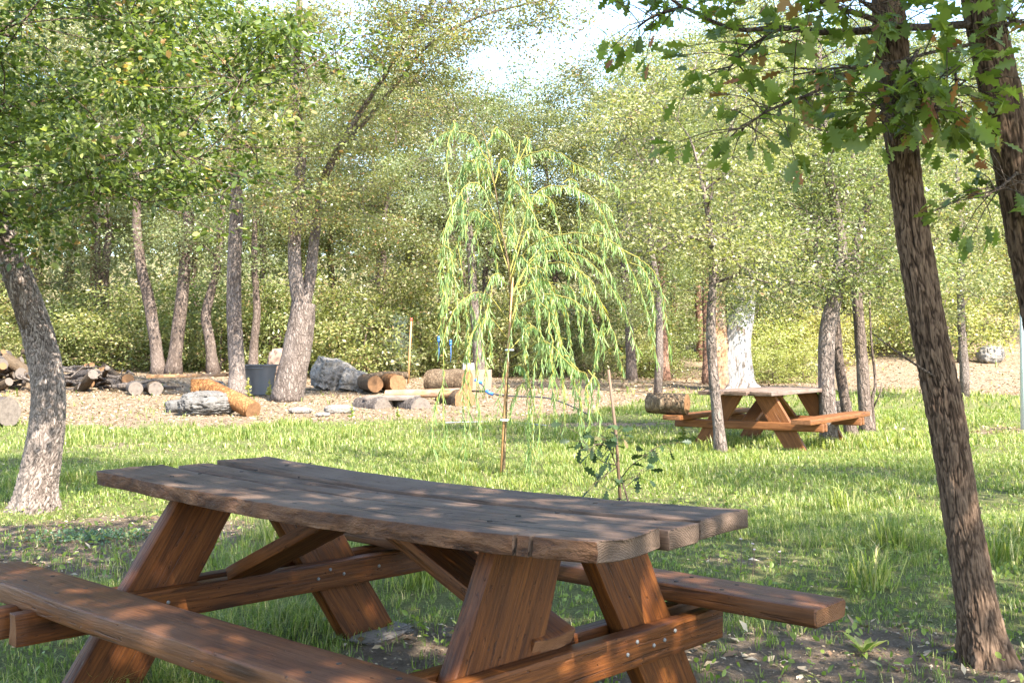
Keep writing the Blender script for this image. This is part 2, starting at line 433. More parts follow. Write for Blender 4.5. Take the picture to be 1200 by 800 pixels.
def rockmat(name, a, b, pit=1.0):
    t = NT(name)
    v = t.coords((1, 1, 1))
    n = t.noise(v, 6, 6, 0.7, 0.5); n2 = t.noise(v, 26, 5, 0.7)
    c = t.ramp(n, [(0.3, a), (0.7, b)])
    c = t.mix(t.ramp(n2, [(0.30, (1, 1, 1)), (0.46, (0, 0, 0))]), c, tuple(x * 0.35 for x in a))
    return t.finish(c, 0.95, t.bump(t.math('ADD', n, n2), 0.9 * pit, 0.04), 0.2)
M['rock'] = rockmat('pitted_limestone', (0.085, 0.078, 0.070), (0.175, 0.162, 0.148))
M['rock_dark'] = rockmat('grey_boulder', (0.15, 0.135, 0.118), (0.28, 0.25, 0.22))
M['slab'] = rockmat('concrete_slab', (0.12, 0.10, 0.085), (0.22, 0.19, 0.165), 0.6)

def groundmat():
    t = NT('ground_soil_and_grass')
    v = t.coords((1, 1, 1))
    n1 = t.noise(v, 1.3, 6, 0.65); n2 = t.noise(v, 10, 7, 0.75); n3 = t.noise(v, 70, 5, 0.75)
    green = t.ramp(n3, [(0.28, (0.055, 0.060, 0.022)), (0.44, (0.135, 0.150, 0.050)), (0.60, (0.205, 0.215, 0.075)), (0.74, (0.30, 0.265, 0.14))])
    soil = t.ramp(n2, [(0.3, (0.12, 0.085, 0.058)), (0.55, (0.25, 0.185, 0.13)), (0.8, (0.37, 0.285, 0.21))])
    straw = t.ramp(n2, [(0.25, (0.15, 0.105, 0.068)), (0.5, (0.29, 0.215, 0.145)), (0.75, (0.40, 0.312, 0.222))])
    dirt = t.attr('dirt'); bare = t.attr('bare')
    f1 = t.ramp(t.math('ADD', bare, t.math('MULTIPLY', t.math('SUBTRACT', n2, 0.5), 0.7)), [(0.35, (0, 0, 0)), (0.6, (1, 1, 1))])
    f2 = t.ramp(t.math('ADD', dirt, t.math('MULTIPLY', t.math('SUBTRACT', n2, 0.5), 0.8)), [(0.35, (0, 0, 0)), (0.6, (1, 1, 1))])
    c = t.mix(f1, green, soil); c = t.mix(f2, c, straw)
    c = t.mix(t.ramp(n3, [(0.35, (0.5, 0.5, 0.5)), (0.6, (0, 0, 0))]), c, (0.10, 0.07, 0.045))
    return t.finish(c, 0.95, t.bump(t.math('ADD', n2, n3), 1.0, 0.05), 0.1)
M['ground'] = groundmat()

# ------------------------------------------------------------------ ground sheet
def dirt_mask(x, y):
    edge = 18.6 + 9 * sstep(0.5, 5.0, x) - 1.5 * sstep(-1, -7, x) + (fbm(x * 0.5, y * 0.5, 0, 21) - 0.5) * 4.0
    d = sstep(-1.2, 1.2, y - edge)
    d = d * (1 - 0.55 * sstep(44, 52, y))
    strip = np.exp(-((x - 1.6) / 2.0) ** 2 - ((y - 17.2 - 0.1 * x) / 0.55) ** 2) * 0.65
    return np.clip(d + strip, 0, 1)

def bare_mask(x, y):
    n = fbm(x * 0.9, y * 0.9, 0, 41)
    b = 1.15 * np.exp(-((x + 2.55) / 0.95) ** 2 - ((y - 6.6) / 1.2) ** 2)
    b = b + 0.85 * np.exp(-((x + 0.15) / 0.75) ** 2 - ((y - 3.9) / 0.8) ** 2)
    b = b + 0.95 * np.exp(-((x - 1.45) / 0.95) ** 2 - ((y - 4.1) / 0.8) ** 2)
    b = b + 0.6 * np.exp(-((x - 1.3) / 0.35) ** 2 - ((y - 6.0) / 0.3) ** 2)
    b = b + 0.75 * np.exp(-((x + 5.0) / 0.9) ** 2 - ((y - 8.3) / 2.2) ** 2)
    b = b + 0.6 * np.exp(-((x + 5.4) / 0.7) ** 2 - ((y - 14.2) / 0.9) ** 2)
    b = b + 0.7 * np.exp(-((x - 8.2) / 1.0) ** 2 - ((y - 16.5) / 1.0) ** 2)
    return np.clip(b * (0.6 + 0.9 * n) + 0.35 * sstep(0.58, 0.75, n), 0, 1)

def axis(parts):
    return np.unique(np.concatenate([np.arange(a, b, s) for a, b, s in parts] + [[parts[-1][1]]]))
gx = axis([(-260, -60, 20), (-60, -16, 2.0), (-16, -7, 0.35), (-7, 7, 0.14), (7, 16, 0.35), (16, 60, 2.0), (60, 260, 20)])
gy = axis([(-60, -10, 5), (-10, 2, 0.6), (2, 12, 0.12), (12, 26, 0.22), (26, 50, 0.5), (50, 110, 3), (110, 400, 25)])
X, Y = np.meshgrid(gx, gy, indexing='xy')
Z = ground_z(X, np.minimum(Y, 110)) + np.maximum(0, Y - 110) * 0.02
nx, ny = len(gx), len(gy)
ii, jj = np.meshgrid(np.arange(ny - 1), np.arange(nx - 1), indexing='ij')
Q = np.stack([ii * nx + jj, ii * nx + jj + 1, (ii + 1) * nx + jj + 1, (ii + 1) * nx + jj], -1).reshape(-1, 4)
gm = mesh('ground', np.stack([X, Y, Z], -1).reshape(-1, 3), Q, M['ground'], None, True,
          {'dirt': dirt_mask(X, Y).ravel(), 'bare': bare_mask(X, Y).ravel()})
tagit(link('ground', gm), kind='structure')

# ------------------------------------------------------------------ leaf templates
def leaf_arrays(C, D, N, size, tmpl, faces, tint):
    """place a leaf template (x along leaf, y across, z up) at C with axis D and normal N"""
    C = np.asarray(C, float); D = D / (np.linalg.norm(D, axis=1)[:, None] + 1e-9)
    S = np.cross(N, D); S /= np.linalg.norm(S, axis=1)[:, None] + 1e-9
    U = np.cross(D, S)
    t = np.asarray(tmpl, float); n, k = len(C), len(t)
    V = C[:, None, :] + size[:, None, None] * (t[None, :, 0, None] * D[:, None, :] + t[None, :, 1, None] * S[:, None, :] + t[None, :, 2, None] * U[:, None, :])
    Fs = [(np.asarray(f)[None] + (np.arange(n) * k)[:, None, None]).reshape(-1, np.asarray(f).shape[1]) for f in faces]
    return V.reshape(-1, 3), Fs, np.repeat(tint, k)

T_DIAM = [(0, 0, 0), (0.45, -0.25, 0.06), (1, 0, -0.06), (0.45, 0.25, 0.06)]
F_DIAM = [[(0, 1, 2, 3)]]
T_OVAL = [(0, 0, 0), (0.3, -0.27, 0.05), (0.72, -0.24, 0.03), (1, 0, -0.08), (0.72, 0.24, 0.03), (0.3, 0.27, 0.05)]
F_OVAL = [[(0, 1, 2, 3), (0, 3, 4, 5)]]
# lobed oak leaf
half = [(0.05, 0.02), (0.14, 0.13), (0.24, 0.08), (0.36, 0.27), (0.46, 0.12), (0.60, 0.34), (0.70, 0.14), (0.84, 0.22), (0.91, 0.08)]
T_LOBE = [(x, 0, -0.07 * x * x) for x, y in half] + [(x, y, 0.10 * y + 0.02 - 0.07 * x * x) for x, y in half] + [(x, -y, 0.10 * y + 0.02 - 0.07 * x * x) for x, y in half] + [(1.0, 0, -0.09), (-0.16, 0.008, 0.02), (-0.16, -0.008, 0.02)]
F_LOBE = [[(i, i + 1, 10 + i, 9 + i) for i in range(8)] + [(i + 1, i, 18 + i, 19 + i) for i in range(8)], [(8, 27, 17), (27, 8, 26), (0, 9, 28), (0, 29, 18), (0, 28, 29)]]
T_WIL = [(0, 0, 0), (0.3, -0.048, 0.02), (0.7, -0.036, 0.0), (1, 0, -0.08), (0.7, 0.036, 0.0), (0.3, 0.048, 0.02)]

def rnd_dirs(n, up=0.0, r=None):
    r = r or rng
    d = r.normal(size=(n, 3)); d[:, 2] += up
    return d / (np.linalg.norm(d, axis=1)[:, None] + 1e-9)

# ------------------------------------------------------------------ tree builder
def grow(trunk, tr, centres, seed, limb_r=0.4, sides=5, twigs=3, spread=0.6, trunk_sides=10):
    """limbs from a trunk to cluster centres; returns the wood MB and twig end points"""
    r = np.random.default_rng(seed)
    mb = MB()
    nodes = np.asarray([tuple(p) for p in trunk], float); nr = np.asarray(tr, float)
    nn = len(nodes)
    mb.tube(nodes, nr, trunk_sides, wob=0.10)
    first = max(1, int(nn * 0.35))
    nodes = nodes[first:]; nr = nr[first:]
    order = np.argsort(np.linalg.norm(centres - nodes[len(nodes) // 2], axis=1))
    tips = []
    for ci in order:
        c = centres[ci]
        v = c - nodes; d = np.linalg.norm(v, axis=1)
        cost = d + 0.9 * np.maximum(0, -v[:, 2]) + 0.25 * (nr < 0.012)
        k = int(np.argmin(cost)); a = nodes[k]; L = d[k]
        r0 = min(nr[k] * 0.75, 0.012 + 0.022 * L * limb_r * 2); r0 = max(r0, 0.006)
        m = max(3, min(8, int(L / 0.35) + 2))
        t = np.linspace(0, 1, m)[:, None]
        mid = np.array([0, 0, 0.18 * L]) + r.normal(size=3) * 0.07 * L
        p = a + (c - a) * t + mid * (4 * t * (1 - t)) * 0.6 + r.normal(size=(m, 3)) * 0.025 * L * t * (1 - t) * 4
        rr = np.linspace(r0, max(0.004, r0 * 0.3), m)
        mb.tube(p, rr, sides, cap=False)
        nodes = np.vstack([nodes, p[1:]]); nr = np.concatenate([nr, rr[1:]])
        tips.append(c)
        for q in range(twigs):
            e = c + r.normal(size=3) * spread * np.array([1, 1, 0.55])
            mb.tube([c, (c + e) / 2 + r.normal(size=3) * 0.06 * spread, e], [max(0.004, r0 * 0.3), 0.004, 0.0025], 3, cap=False)
            tips.append(e)
    return mb, np.asarray(tips)

def blob_centres(ells, n, r):
    """cluster centres through the volume of several ellipsoids, denser near the surface"""
    vol = np.array([e[1][0] * e[1][1] * e[1][2] for e in ells]) ** 0.75; vol /= vol.sum()
    out = []
    for (c, rad), w in zip(ells, vol):
        m = max(2, int(round(n * w)))
        d = rnd_dirs(m, 0.15, r) * (0.35 + 0.65 * r.random((m, 1)) ** 0.5)
        out.append(np.asarray(c) + d * np.asarray(rad))
    return np.concatenate(out)

def crown_leaves(tips, n, size, seed, spread, tmpl=T_DIAM, faces=F_DIAM, flat=0.5, upn=0.9, mat=None, name='crown', clump=0.52):
    r = np.random.default_rng(seed)
    w = r.random(len(tips)) ** 3 + 0.04; w /= w.sum()
    k = r.choice(len(tips), n, p=w)
    off = r.normal(size=(n, 3)) * spread * np.array([1, 1, flat])
    C = tips[k] + off
    D = off + r.normal(size=(n, 3)) * 0.5 * spread; D[:, 2] -= 0.25 * spread
    N = r.normal(size=(n, 3)) * 0.75; N[:, 2] += upn
    ct = r.random(len(tips))
    tint = np.mod(0.5 * (1 - clump) * 2 * r.random(n) * 0.999 * (1 - clump) + clump * ct[k], 0.9999)
    tint = np.clip((1 - clump) * r.random(n) + clump * ct[k], 0, 0.9999)
    sz = size * (0.6 + 0.8 * r.random(n))
    return C, D, N, sz, tint

def crown_mesh(name, data, tmpl=T_DIAM, faces=F_DIAM, mat=None):
    V, Fs, t = leaf_arrays(*data[:4], tmpl, faces, data[4])
    return mesh(name, V, Fs, mat, t, False)

def bark_trunk(path, rad, n_ring, sides, mode, seed, amp):
    """trunk with its bark relief modelled"""
    pts = catmull(path, n_ring); m = len(path)
    rr = np.interp(np.linspace(0, m - 1, n_ring), np.arange(m), rad)
    tan = np.gradient(pts, axis=0); tan /= np.linalg.norm(tan, axis=1)[:, None]
    th = np.arange(sides) / sides * 2 * math.pi
    u = np.array([1.0, 0, 0]) - tan * tan[:, :1]; u /= np.linalg.norm(u, axis=1)[:, None]
    w = np.cross(tan, u)
    s = np.concatenate([[0], np.cumsum(np.linalg.norm(np.diff(pts, axis=0), axis=1))])
    S, TH = np.meshgrid(s, th, indexing='ij')
    cx, cyy = np.cos(TH), np.sin(TH)
    R0 = float(np.mean(rr))
    if mode == 'fissure':
        wx = fbm(cx * 3, cyy * 3, S * 7, seed, 2) - 0.5
        k = 5.0
        v1 = np.abs(2 * fbm(cx * k + wx * 1.2, cyy * k + wx * 1.2, S * 17 + wx * 3, seed + 1, 2) - 1)
        v2 = np.abs(2 * vnoise(cx * k * 2.1 + wx, cyy * k * 2.1, S * 40 + wx * 3, seed + 2) - 1)
        fine = fbm(cx * 22, cyy * 22, S * 26, seed + 3, 3)
        flake = fbm(cx * 6, cyy * 6, S * 30, seed + 5, 2)
        h = sstep(0.0, 0.26, v1) * 0.50 + sstep(0.0, 0.4, v2) * 0.26 + 0.6 * (fine - 0.5) + 0.6 * (flake - 0.5) + 0.1
    else:
        wx = fbm(cx * 3, cyy * 3, S * 9, seed, 2) - 0.5
        a = TH / (2 * math.pi) * 36 + wx * 5.0
        f1, f2, idv = worley(a, S * 25 + wx * 6.0, seed, 36)
        plate = sstep(0.02, 0.24, f2 - f1)
        fine = fbm(cx * 24, cyy * 24, S * 60, seed + 3, 3)
        flake = fbm(cx * 7, cyy * 7, S * 22, seed + 5, 2)
        h = plate * (0.40 + 0.35 * idv) + 0.75 * (fine - 0.5) + 0.5 * (flake - 0.5) + 0.08
    lump = (fbm(cx * 1.1, cyy * 1.1, S * 1.7, seed + 11, 2) - 0.5) * 0.22
    R = rr[:, None] * (1 + lump) + amp * (h - 0.5)
    base = np.clip(1 - s / 0.42, 0, 1)[:, None] ** 2
    R = R * (1 + base * (0.22 + 0.65 * np.maximum(0, np.cos(TH * 4 + seed)) ** 2))
    V = pts[:, None] + (R * cx)[..., None] * u[:, None] + (R * cyy)[..., None] * w[:, None]
    i, j = np.meshgrid(np.arange(n_ring - 1), np.arange(sides), indexing='ij')
    Q = np.stack([i * sides + j, i * sides + (j + 1) % sides, (i + 1) * sides + (j + 1) % sides, (i + 1) * sides + j], -1).reshape(-1, 4)
    return V.reshape(-1, 3), Q, np.clip(h, 0, 1).ravel(), pts, rr

def path_px(pts, extra=None):
    return [P(*p) for p in pts] + ([Vector(e) for e in extra] if extra else [])

def lo(V, o):                          # world points to coordinates of a root at o
    return np.asarray([tuple(v) for v in V], float) - np.asarray(tuple(o))

def make_tree(name, label, trunk, tr, ells, ncl, nleaf, lsize, seed, bmat, lmat, spread=0.35, group=None, twigs=3, tmpl=T_DIAM, faces=F_DIAM, limb_r=0.4, base=None, cat='tree', tspread=0.6):
    b = base or trunk[0]
    b = Vector((b[0], b[1], gz(b[0], b[1])))
    rt = root(name, label, cat, b, 0, group)
    r = np.random.default_rng(seed)
    cen = blob_centres([(np.asarray(c, float) - np.asarray(tuple(b)), rad) for c, rad in ells], ncl, r)
    tp = catmull(lo(trunk, b), max(8, 3 * len(trunk)))
    trr = np.interp(np.linspace(0, len(tr) - 1, len(tp)), np.arange(len(tr)), tr)
    trr[0] *= 1.35; trr[1] *= 1.12
    tp[0, 2] = -0.12
    mb, tips = grow(tp, trr, cen, seed, limb_r, twigs=twigs, spread=tspread)
    link('trunk', mb.mesh('trunk', M[bmat]), rt)
    d = crown_leaves(tips, nleaf, lsize, seed + 1, spread)
    c = link('crown', crown_mesh('crown', d, tmpl, faces, M[lmat]), rt)
    c['kind'] = 'stuff'
    return rt

# ------------------------------------------------------------------ boards and picnic tables
def board(L, Wd, T, seed, live=(0.0, 0.0), nl=36, rough=0.003, rnd=0.010, bow=0.0, grooves=0, mats=None, endcurve=0.0, cracks=()):
    """a sawn plank along X, centre at origin; live = wavy-edge amplitude on -y and +y sides"""
    cs = []
    hw, ht, c = Wd / 2, T / 2, rnd
    ny = 9
    top = [(y, ht) for y in np.linspace(-hw + c, hw - c, ny)]
    right = [(hw - 0.3 * c, ht - 0.3 * c), (hw, ht - c), (hw, 0), (hw, -ht + c), (hw - 0.3 * c, -ht + 0.3 * c)]
    bot = [(y, -ht) for y in np.linspace(hw - c, -hw + c, 5)]
    left = [(-y, -z) for y, z in right]
    cs = np.array(top + right + bot + left); k = len(cs)
    x = np.linspace(-L / 2, L / 2, nl)
    for q in cracks: x = np.sort(np.concatenate([x[np.abs(x - q) > 0.014], q + np.array([-0.007, -0.004, 0.0, 0.004, 0.007])]))
    x = np.concatenate([[-L / 2 + 0.0], [-L / 2 + c * 0.6], x[1:-1], [L / 2 - c * 0.6], [L / 2]]); n = len(x)
    V = np.zeros((n, k, 3))
    Y0 = np.broadcast_to(cs[:, 0], (n, k)); Z0 = np.broadcast_to(cs[:, 1], (n, k)); X0 = np.broadcast_to(x[:, None], (n, k))
    sc = np.ones(n); sc[0] = sc[-1] = 1 - c * 0.55 / hw; scz = np.ones(n); scz[0] = scz[-1] = 1 - c * 0.5 / ht
    Yv = Y0 * sc[:, None]; Zv = Z0 * scz[:, None]
    n1 = fbm(X0 * 2.6, Z0 * 6 + 3, seed * 3.1, seed) - 0.5
    n1b = fbm(X0 * 11, Z0 * 22 + 3, seed * 3.1, seed + 2) - 0.5
    n2 = fbm(X0 * 2.4, Z0 * 6 + 9, seed * 1.7, seed + 1) - 0.5
    n2b = fbm(X0 * 11, Z0 * 22 + 9, seed * 1.7, seed + 4) - 0.5
    ws = np.clip(-Y0 / hw, 0, 1) ** 2; wr = np.clip(Y0 / hw, 0, 1) ** 2
    Yv = Yv - ws * live[0] * (n1 * 2 + n1b * 0.8) + wr * live[1] * (n2 * 2 + n2b * 0.8)
    n1c = fbm(X0 * 34, Z0 * 60 + 3, seed * 3.1, seed + 12) - 0.5
    Yv = Yv - ws * live[0] * 0.55 * n1c
    for q in cracks: Yv = Yv + (np.abs(X0 - q) < 0.005) * ws * 0.016
    Zv = Zv + (fbm(X0 * 1.4, Y0 * 9, Z0 * 3, seed + 5) - 0.5) * rough * 2.4 + (fbm(X0 * 5, Y0 * 60, Z0 * 2, seed + 6) - 0.5) * rough
    Zv = Zv + bow * (1 - (2 * X0 / L) ** 2)
    if grooves:
        g = fbm(X0 * 0.9, Y0 * 40 + seed, 0, seed + 8); Zv = np.where((Z0 > 0), Zv - grooves * sstep(0.62, 0.8, g), Zv)
    Xv = X0 + (np.abs(X0) > L / 2 - 0.03) * np.sign(X0) * ((fbm(Y0 * 12, Z0 * 12, np.sign(X0) * 3, seed + 7) - 0.5) * 0.018 + endcurve * (0.5 - (Y0 / hw) ** 2))
    V = np.stack([Xv, Yv, Zv], -1).reshape(-1, 3)
    i, j = np.meshgrid(np.arange(n - 1), np.arange(k), indexing='ij')
    Q = np.stack([i * k + j, (i + 1) * k + j, (i + 1) * k + (j + 1) % k, i * k + (j + 1) % k], -1).reshape(-1, 4)
    c0 = V[:k].mean(0); c1 = V[-k:].mean(0); m = n * k
    V = np.vstack([V, c0, c1])
    T_ = [(m, q, (q + 1) % k) for q in range(k)] + [(m + 1, (n - 1) * k + (q + 1) % k, (n - 1) * k + q) for q in range(k)]
    me = mesh('board', V, [Q, np.array(T_)], None, None, True)
    for q in mats or (): me.materials.append(q)
    if mats and len(mats) > 1:
        mi = np.zeros(len(Q) + len(T_), np.int32); mi[len(Q):] = 1
        me.polygons.foreach_set('material_index', mi)
    if hasattr(me, 'set_sharp_from_angle'): me.set_sharp_from_angle(angle=math.radians(42))
    return me

def frame_mat(a, b, up):
    """matrix with X from a to b, Z near up, centred between"""
    a, b, up = Vector(a), Vector(b), Vector(up)
    x = (b - a).normalized(); y = up.cross(x).normalized(); z = x.cross(y)
    m = Matrix((x, y, z)).transposed().to_4x4(); m.translation = (a + b) / 2
    return m, (b - a).length

def nail_mesh(name, r, h, mat, sides=8):
    mb = MB(); mb.tube([(0, 0, -h), (0, 0, h * 0.6), (0, 0, h)], [r, r, r * 0.6], sides); return mb.mesh(name, mat, False)
NAIL = nail_mesh('bolt', 0.0068, 0.005, M['bolt'], 7)
HOLE = nail_mesh('screw', 0.008, 0.0016, M['hole'], 8)

def slanted_leg(u0, u1, pts, seed, mats, name='leg'):
    """pts: four (v,z) corners, outline in the v-z plane, extruded from u0 to u1, edges subdivided and bevelled"""
    a, b, c, d = [np.array(p, float) for p in pts]       # top outer, top inner, bottom inner, bottom outer
    top = (a + b) / 2; bot = (c + d) / 2
    wv = (np.linalg.norm(a - b) + np.linalg.norm(c - d)) / 2
    ax = top - bot; L = np.linalg.norm(ax); ax /= L
    return a, b, c, d

def prism_board(out, u0, u1, seed, mats, nl=14, bev=0.005):
    """quad outline [(v,z)*4] (bottom-a, bottom-b, top-b, top-a) extruded along u; local X runs up the board"""
    A0, B0, B1, A1 = [np.array(p, float) for p in out]
    axv = ((A1 + B1) - (A0 + B0)) / 2; L = np.linalg.norm(axv); axv = axv / L
    cen = (A0 + B0 + A1 + B1) / 4
    x = np.array([0, axv[0], axv[1]]); y = np.array([0, -axv[1], axv[0]]); z = np.array([1.0, 0, 0])
    y = np.cross(z, x)
    ucen = (u0 + u1) / 2
    t = np.linspace(0, 1, nl)
    prof = []
    ht = abs(u1 - u0) / 2; e = bev
    for s_, zz in [(0, -1), (0, 1)]: pass
    ring = []
    sw = np.linspace(0.015, 0.985, 6)
    ring += [(s, ht) for s in sw] + [(1.0, ht - e), (1.0, -ht + e)] + [(s, -ht) for s in sw[::-1]] + [(0.0, -ht + e), (0.0, ht - e)]
    ring = np.array(ring); k = len(ring)
    V = np.zeros((nl, k, 3))
    for i, tt in enumerate(t):
        pa = A0 + (A1 - A0) * tt; pb = B0 + (B1 - B0) * tt
        vz = pa[None] + (pb - pa)[None] * ring[:, :1]
        W3 = np.stack([ucen + ring[:, 1], vz[:, 0], vz[:, 1]], -1)
        W3[:, 1] += (fbm(np.full(k, tt * 5), ring[:, 0] * 2, ring[:, 1] * 20, seed) - 0.5) * 0.012
        W3[:, 0] += (fbm(np.full(k, tt * 3), ring[:, 0] * 6, ring[:, 1] * 20, seed + 3) - 0.5) * 0.008
        V[i] = W3
    o = np.array([ucen, cen[0], cen[1]])
    Rm = np.stack([x, y, z])
    Vl = (V.reshape(-1, 3) - o) @ Rm.T
    i, j = np.meshgrid(np.arange(nl - 1), np.arange(k), indexing='ij')
    Q = np.stack([i * k + j, (i + 1) * k + j, (i + 1) * k + (j + 1) % k, i * k + (j + 1) % k], -1).reshape(-1, 4)
    m = nl * k; Vl = np.vstack([Vl, Vl[:k].mean(0), Vl[-k:].mean(0)])
    T_ = [(m, q, (q + 1) % k) for q in range(k)] + [(m + 1, (nl - 1) * k + (q + 1) % k, (nl - 1) * k + q) for q in range(k)]
    me = mesh('leg', Vl, [Q, np.array(T_)], None, None, True)
    me.update()
    for q in mats: me.materials.append(q)
    if hasattr(me, 'set_sharp_from_angle'): me.set_sharp_from_angle(angle=math.radians(42))
    Mx = Matrix.Identity(4)
    for r_ in range(3):
        Mx[r_][0], Mx[r_][1], Mx[r_][2] = x[r_], y[r_], z[r_]
        Mx[r_][3] = o[r_]
    return me, Mx

def put_board(name, rt, a, b, up, Wd, T, seed, mats, **kw):
    m, L = frame_mat(a, b, up)
    return link(name, board(L, Wd, T, seed, mats=mats, **kw), rt, m)

# ---- near table -------------------------------------------------------------
TX, TY, TYAW = -0.466, 3.484, -0.725
def near_table():
    rt = root('picnic_table', 'large dark brown picnic table with weathered plank top in the shaded foreground', 'picnic table', (TX, TY, 0), TYAW)
    ht, tt = 0.76, 0.052
    zc = ht - tt / 2
    wt = [M['top'], M['topend']]
    we = [M['edge'], M['endwood']]
    wb = [M['bench'], M['endwood']]
    # top planks (u range, v range)
    top = [('tabletop_plank', (-1.165, -0.245), (1.205, -0.225), 0.274, dict(live=(0.020, 0.006), endcurve=0.012, cracks=(0.935, 0.985))),
           ('tabletop_plank', (-1.125, 0.012), (1.218, -0.008), 0.150, dict(live=(0.008, 0.008), grooves=0.016)),
           ('tabletop_plank', (-1.155, 0.268), (1.205, 0.222), 0.256, dict(live=(0.005, 0.020), endcurve=-0.012))]
    for q, (nm, a, b, w_, kw) in enumerate(top):
        o = put_board(nm, rt, (a[0], a[1], zc - 0.004 * (q == 1)), (b[0], b[1], zc - 0.003 * (q == 1)), (0, 0, 1), w_, tt, 11 + q * 7, [M['top'], M['topend']], nl=150, rough=0.004, rnd=0.004, bow=-0.026, **kw)
        if q == 0:                       # the front plank's edge is bare brown wood
            o.data.materials.append(M_live)
            me = o.data; n = len(me.polygons); nrm = np.zeros(n * 3, np.float32); me.polygons.foreach_get('normal', nrm)
            mi = np.zeros(n, np.int32); me.polygons.foreach_get('material_index', mi)
            nrm = nrm.reshape(-1, 3); mi[(nrm[:, 1] < -0.5) & (mi == 0)] = 2; me.polygons.foreach_set('material_index', mi)
        for s_ in (-0.78, 0.78):
            for vv in (-0.055, 0.05):
                c = Vector(a).lerp(Vector(b), 0.5 + s_ / 2.4)
                link('screw', HOLE, o, Matrix.Translation((s_, vv * (0.6 if q == 1 else 1.1), tt / 2 + 0.001)))
    # benches
    hb = 0.436
    b1 = put_board('bench_seat', rt, (-1.29, -0.722, hb - 0.035), (1.32, -0.698, hb - 0.035), (0, 0, 1), 0.215, 0.068, 51, wb, nl=70, rough=0.003, rnd=0.007, live=(0.005, 0.004))
    b2 = put_board('bench_seat', rt, (-1.22, 0.772, hb - 0.030), (1.28, 0.737, hb - 0.030), (0, 0, 1), 0.205, 0.060, 57, wb, nl=70, rough=0.003, rnd=0.009, live=(0.005, 0.004))
    for b_, us in ((b1, (-0.93, -0.66, 0.62, 0.82)), (b2, (-0.86, -0.62, 0.72, 0.9))):
        for u_ in us:
            for v_ in (-0.045, 0.05):
                link('screw', HOLE, b_, Matrix.Translation((u_, v_ + 0.012 * math.sin(u_ * 40), 0.0345 if b_ is b1 else 0.0305)))
    # legs: (v,z) outlines
    legs = [(-0.805, -0.737, [(-0.750, 0.0), (-0.455, 0.0), (0.000, 0.700), (-0.262, 0.706)]),
            (-0.805, -0.737, [(0.505, 0.0), (0.775, 0.0), (0.312, 0.706), (0.045, 0.702)]),
            (0.735, 0.795, [(-0.600, 0.0), (-0.205, 0.0), (0.062, 0.706), (-0.245, 0.706)]),
            (0.735, 0.795, [(0.540, 0.0), (0.805, 0.0), (0.375, 0.706), (0.095, 0.706)])]
    for q, (u0, u1, out) in enumerate(legs):
        me, Mx = prism_board(out, u0, u1, 71 + q, we)
        lg = link('leg', me, rt, Mx)
    # cross beams, in pairs either side of the legs
    def beam(uf, a, b, h_, seed, t_=0.055):
        pa_, pb_ = (uf - t_ / 2, a[0], a[1] - h_ / 2), (uf - t_ / 2, b[0], b[1] - h_ / 2)
        o = put_board('cross_beam', rt, pa_, pb_, (1, 0, 0), h_, t_, seed, we, nl=40, rough=0.002, rnd=0.004, live=(0.003, 0.003))
        return o, frame_mat(pa_, pb_, (1, 0, 0))[0], a, b, h_, uf
    bL = beam(-0.681, (-0.885, 0.382), (0.925, 0.352), 0.106, 81)
    beam(-0.809, (-0.885, 0.378), (0.86, 0.362), 0.100, 82)
    bR = beam(0.853, (-0.85, 0.388), (0.825, 0.345), 0.106, 83)
    beam(0.731, (-0.85, 0.385), (0.905, 0.345), 0.100, 84)
    for (o_, m_, a_, b_, h_, uf), vs in ((bL, (-0.36, 0.30, 0.36, 0.43, 0.62)), (bR, (-0.42, 0.26, 0.31, 0.40, 0.46, 0.52))):
        inv = m_.inverted()
        for q, v_ in enumerate(vs):
            f_ = (v_ - a_[0]) / (b_[0] - a_[0])
            z_ = a_[1] + (b_[1] - a_[1]) * f_ - h_ * (0.42 + 0.16 * math.sin(q * 2.3))
            p = inv @ Vector((uf + 0.001, v_, z_)); n_ = inv.to_3x3() @ Vector((1, 0, 0))
            link('bolt', NAIL, o_, Matrix.Translation(p) @ n_.to_track_quat('Z', 'Y').to_matrix().to_4x4())
    # diagonal braces from the beams to the underside of the top
    for a, b, sd in (((-0.70, -0.02, 0.385), (0.0, -0.02, 0.70), 91), ((0.80, -0.02, 0.385), (0.05, -0.02, 0.70), 92)):
        a_ = Vector(a); b_ = Vector(b); d = (b_ - a_).normalized(); up = Vector((0, 1, 0)).cross(d)
        if up.z < 0: up = -up
        put_board('brace', rt, a_, b_, up, 0.185, 0.048, sd, we, nl=30, rnd=0.004)
    return rt
near_table()

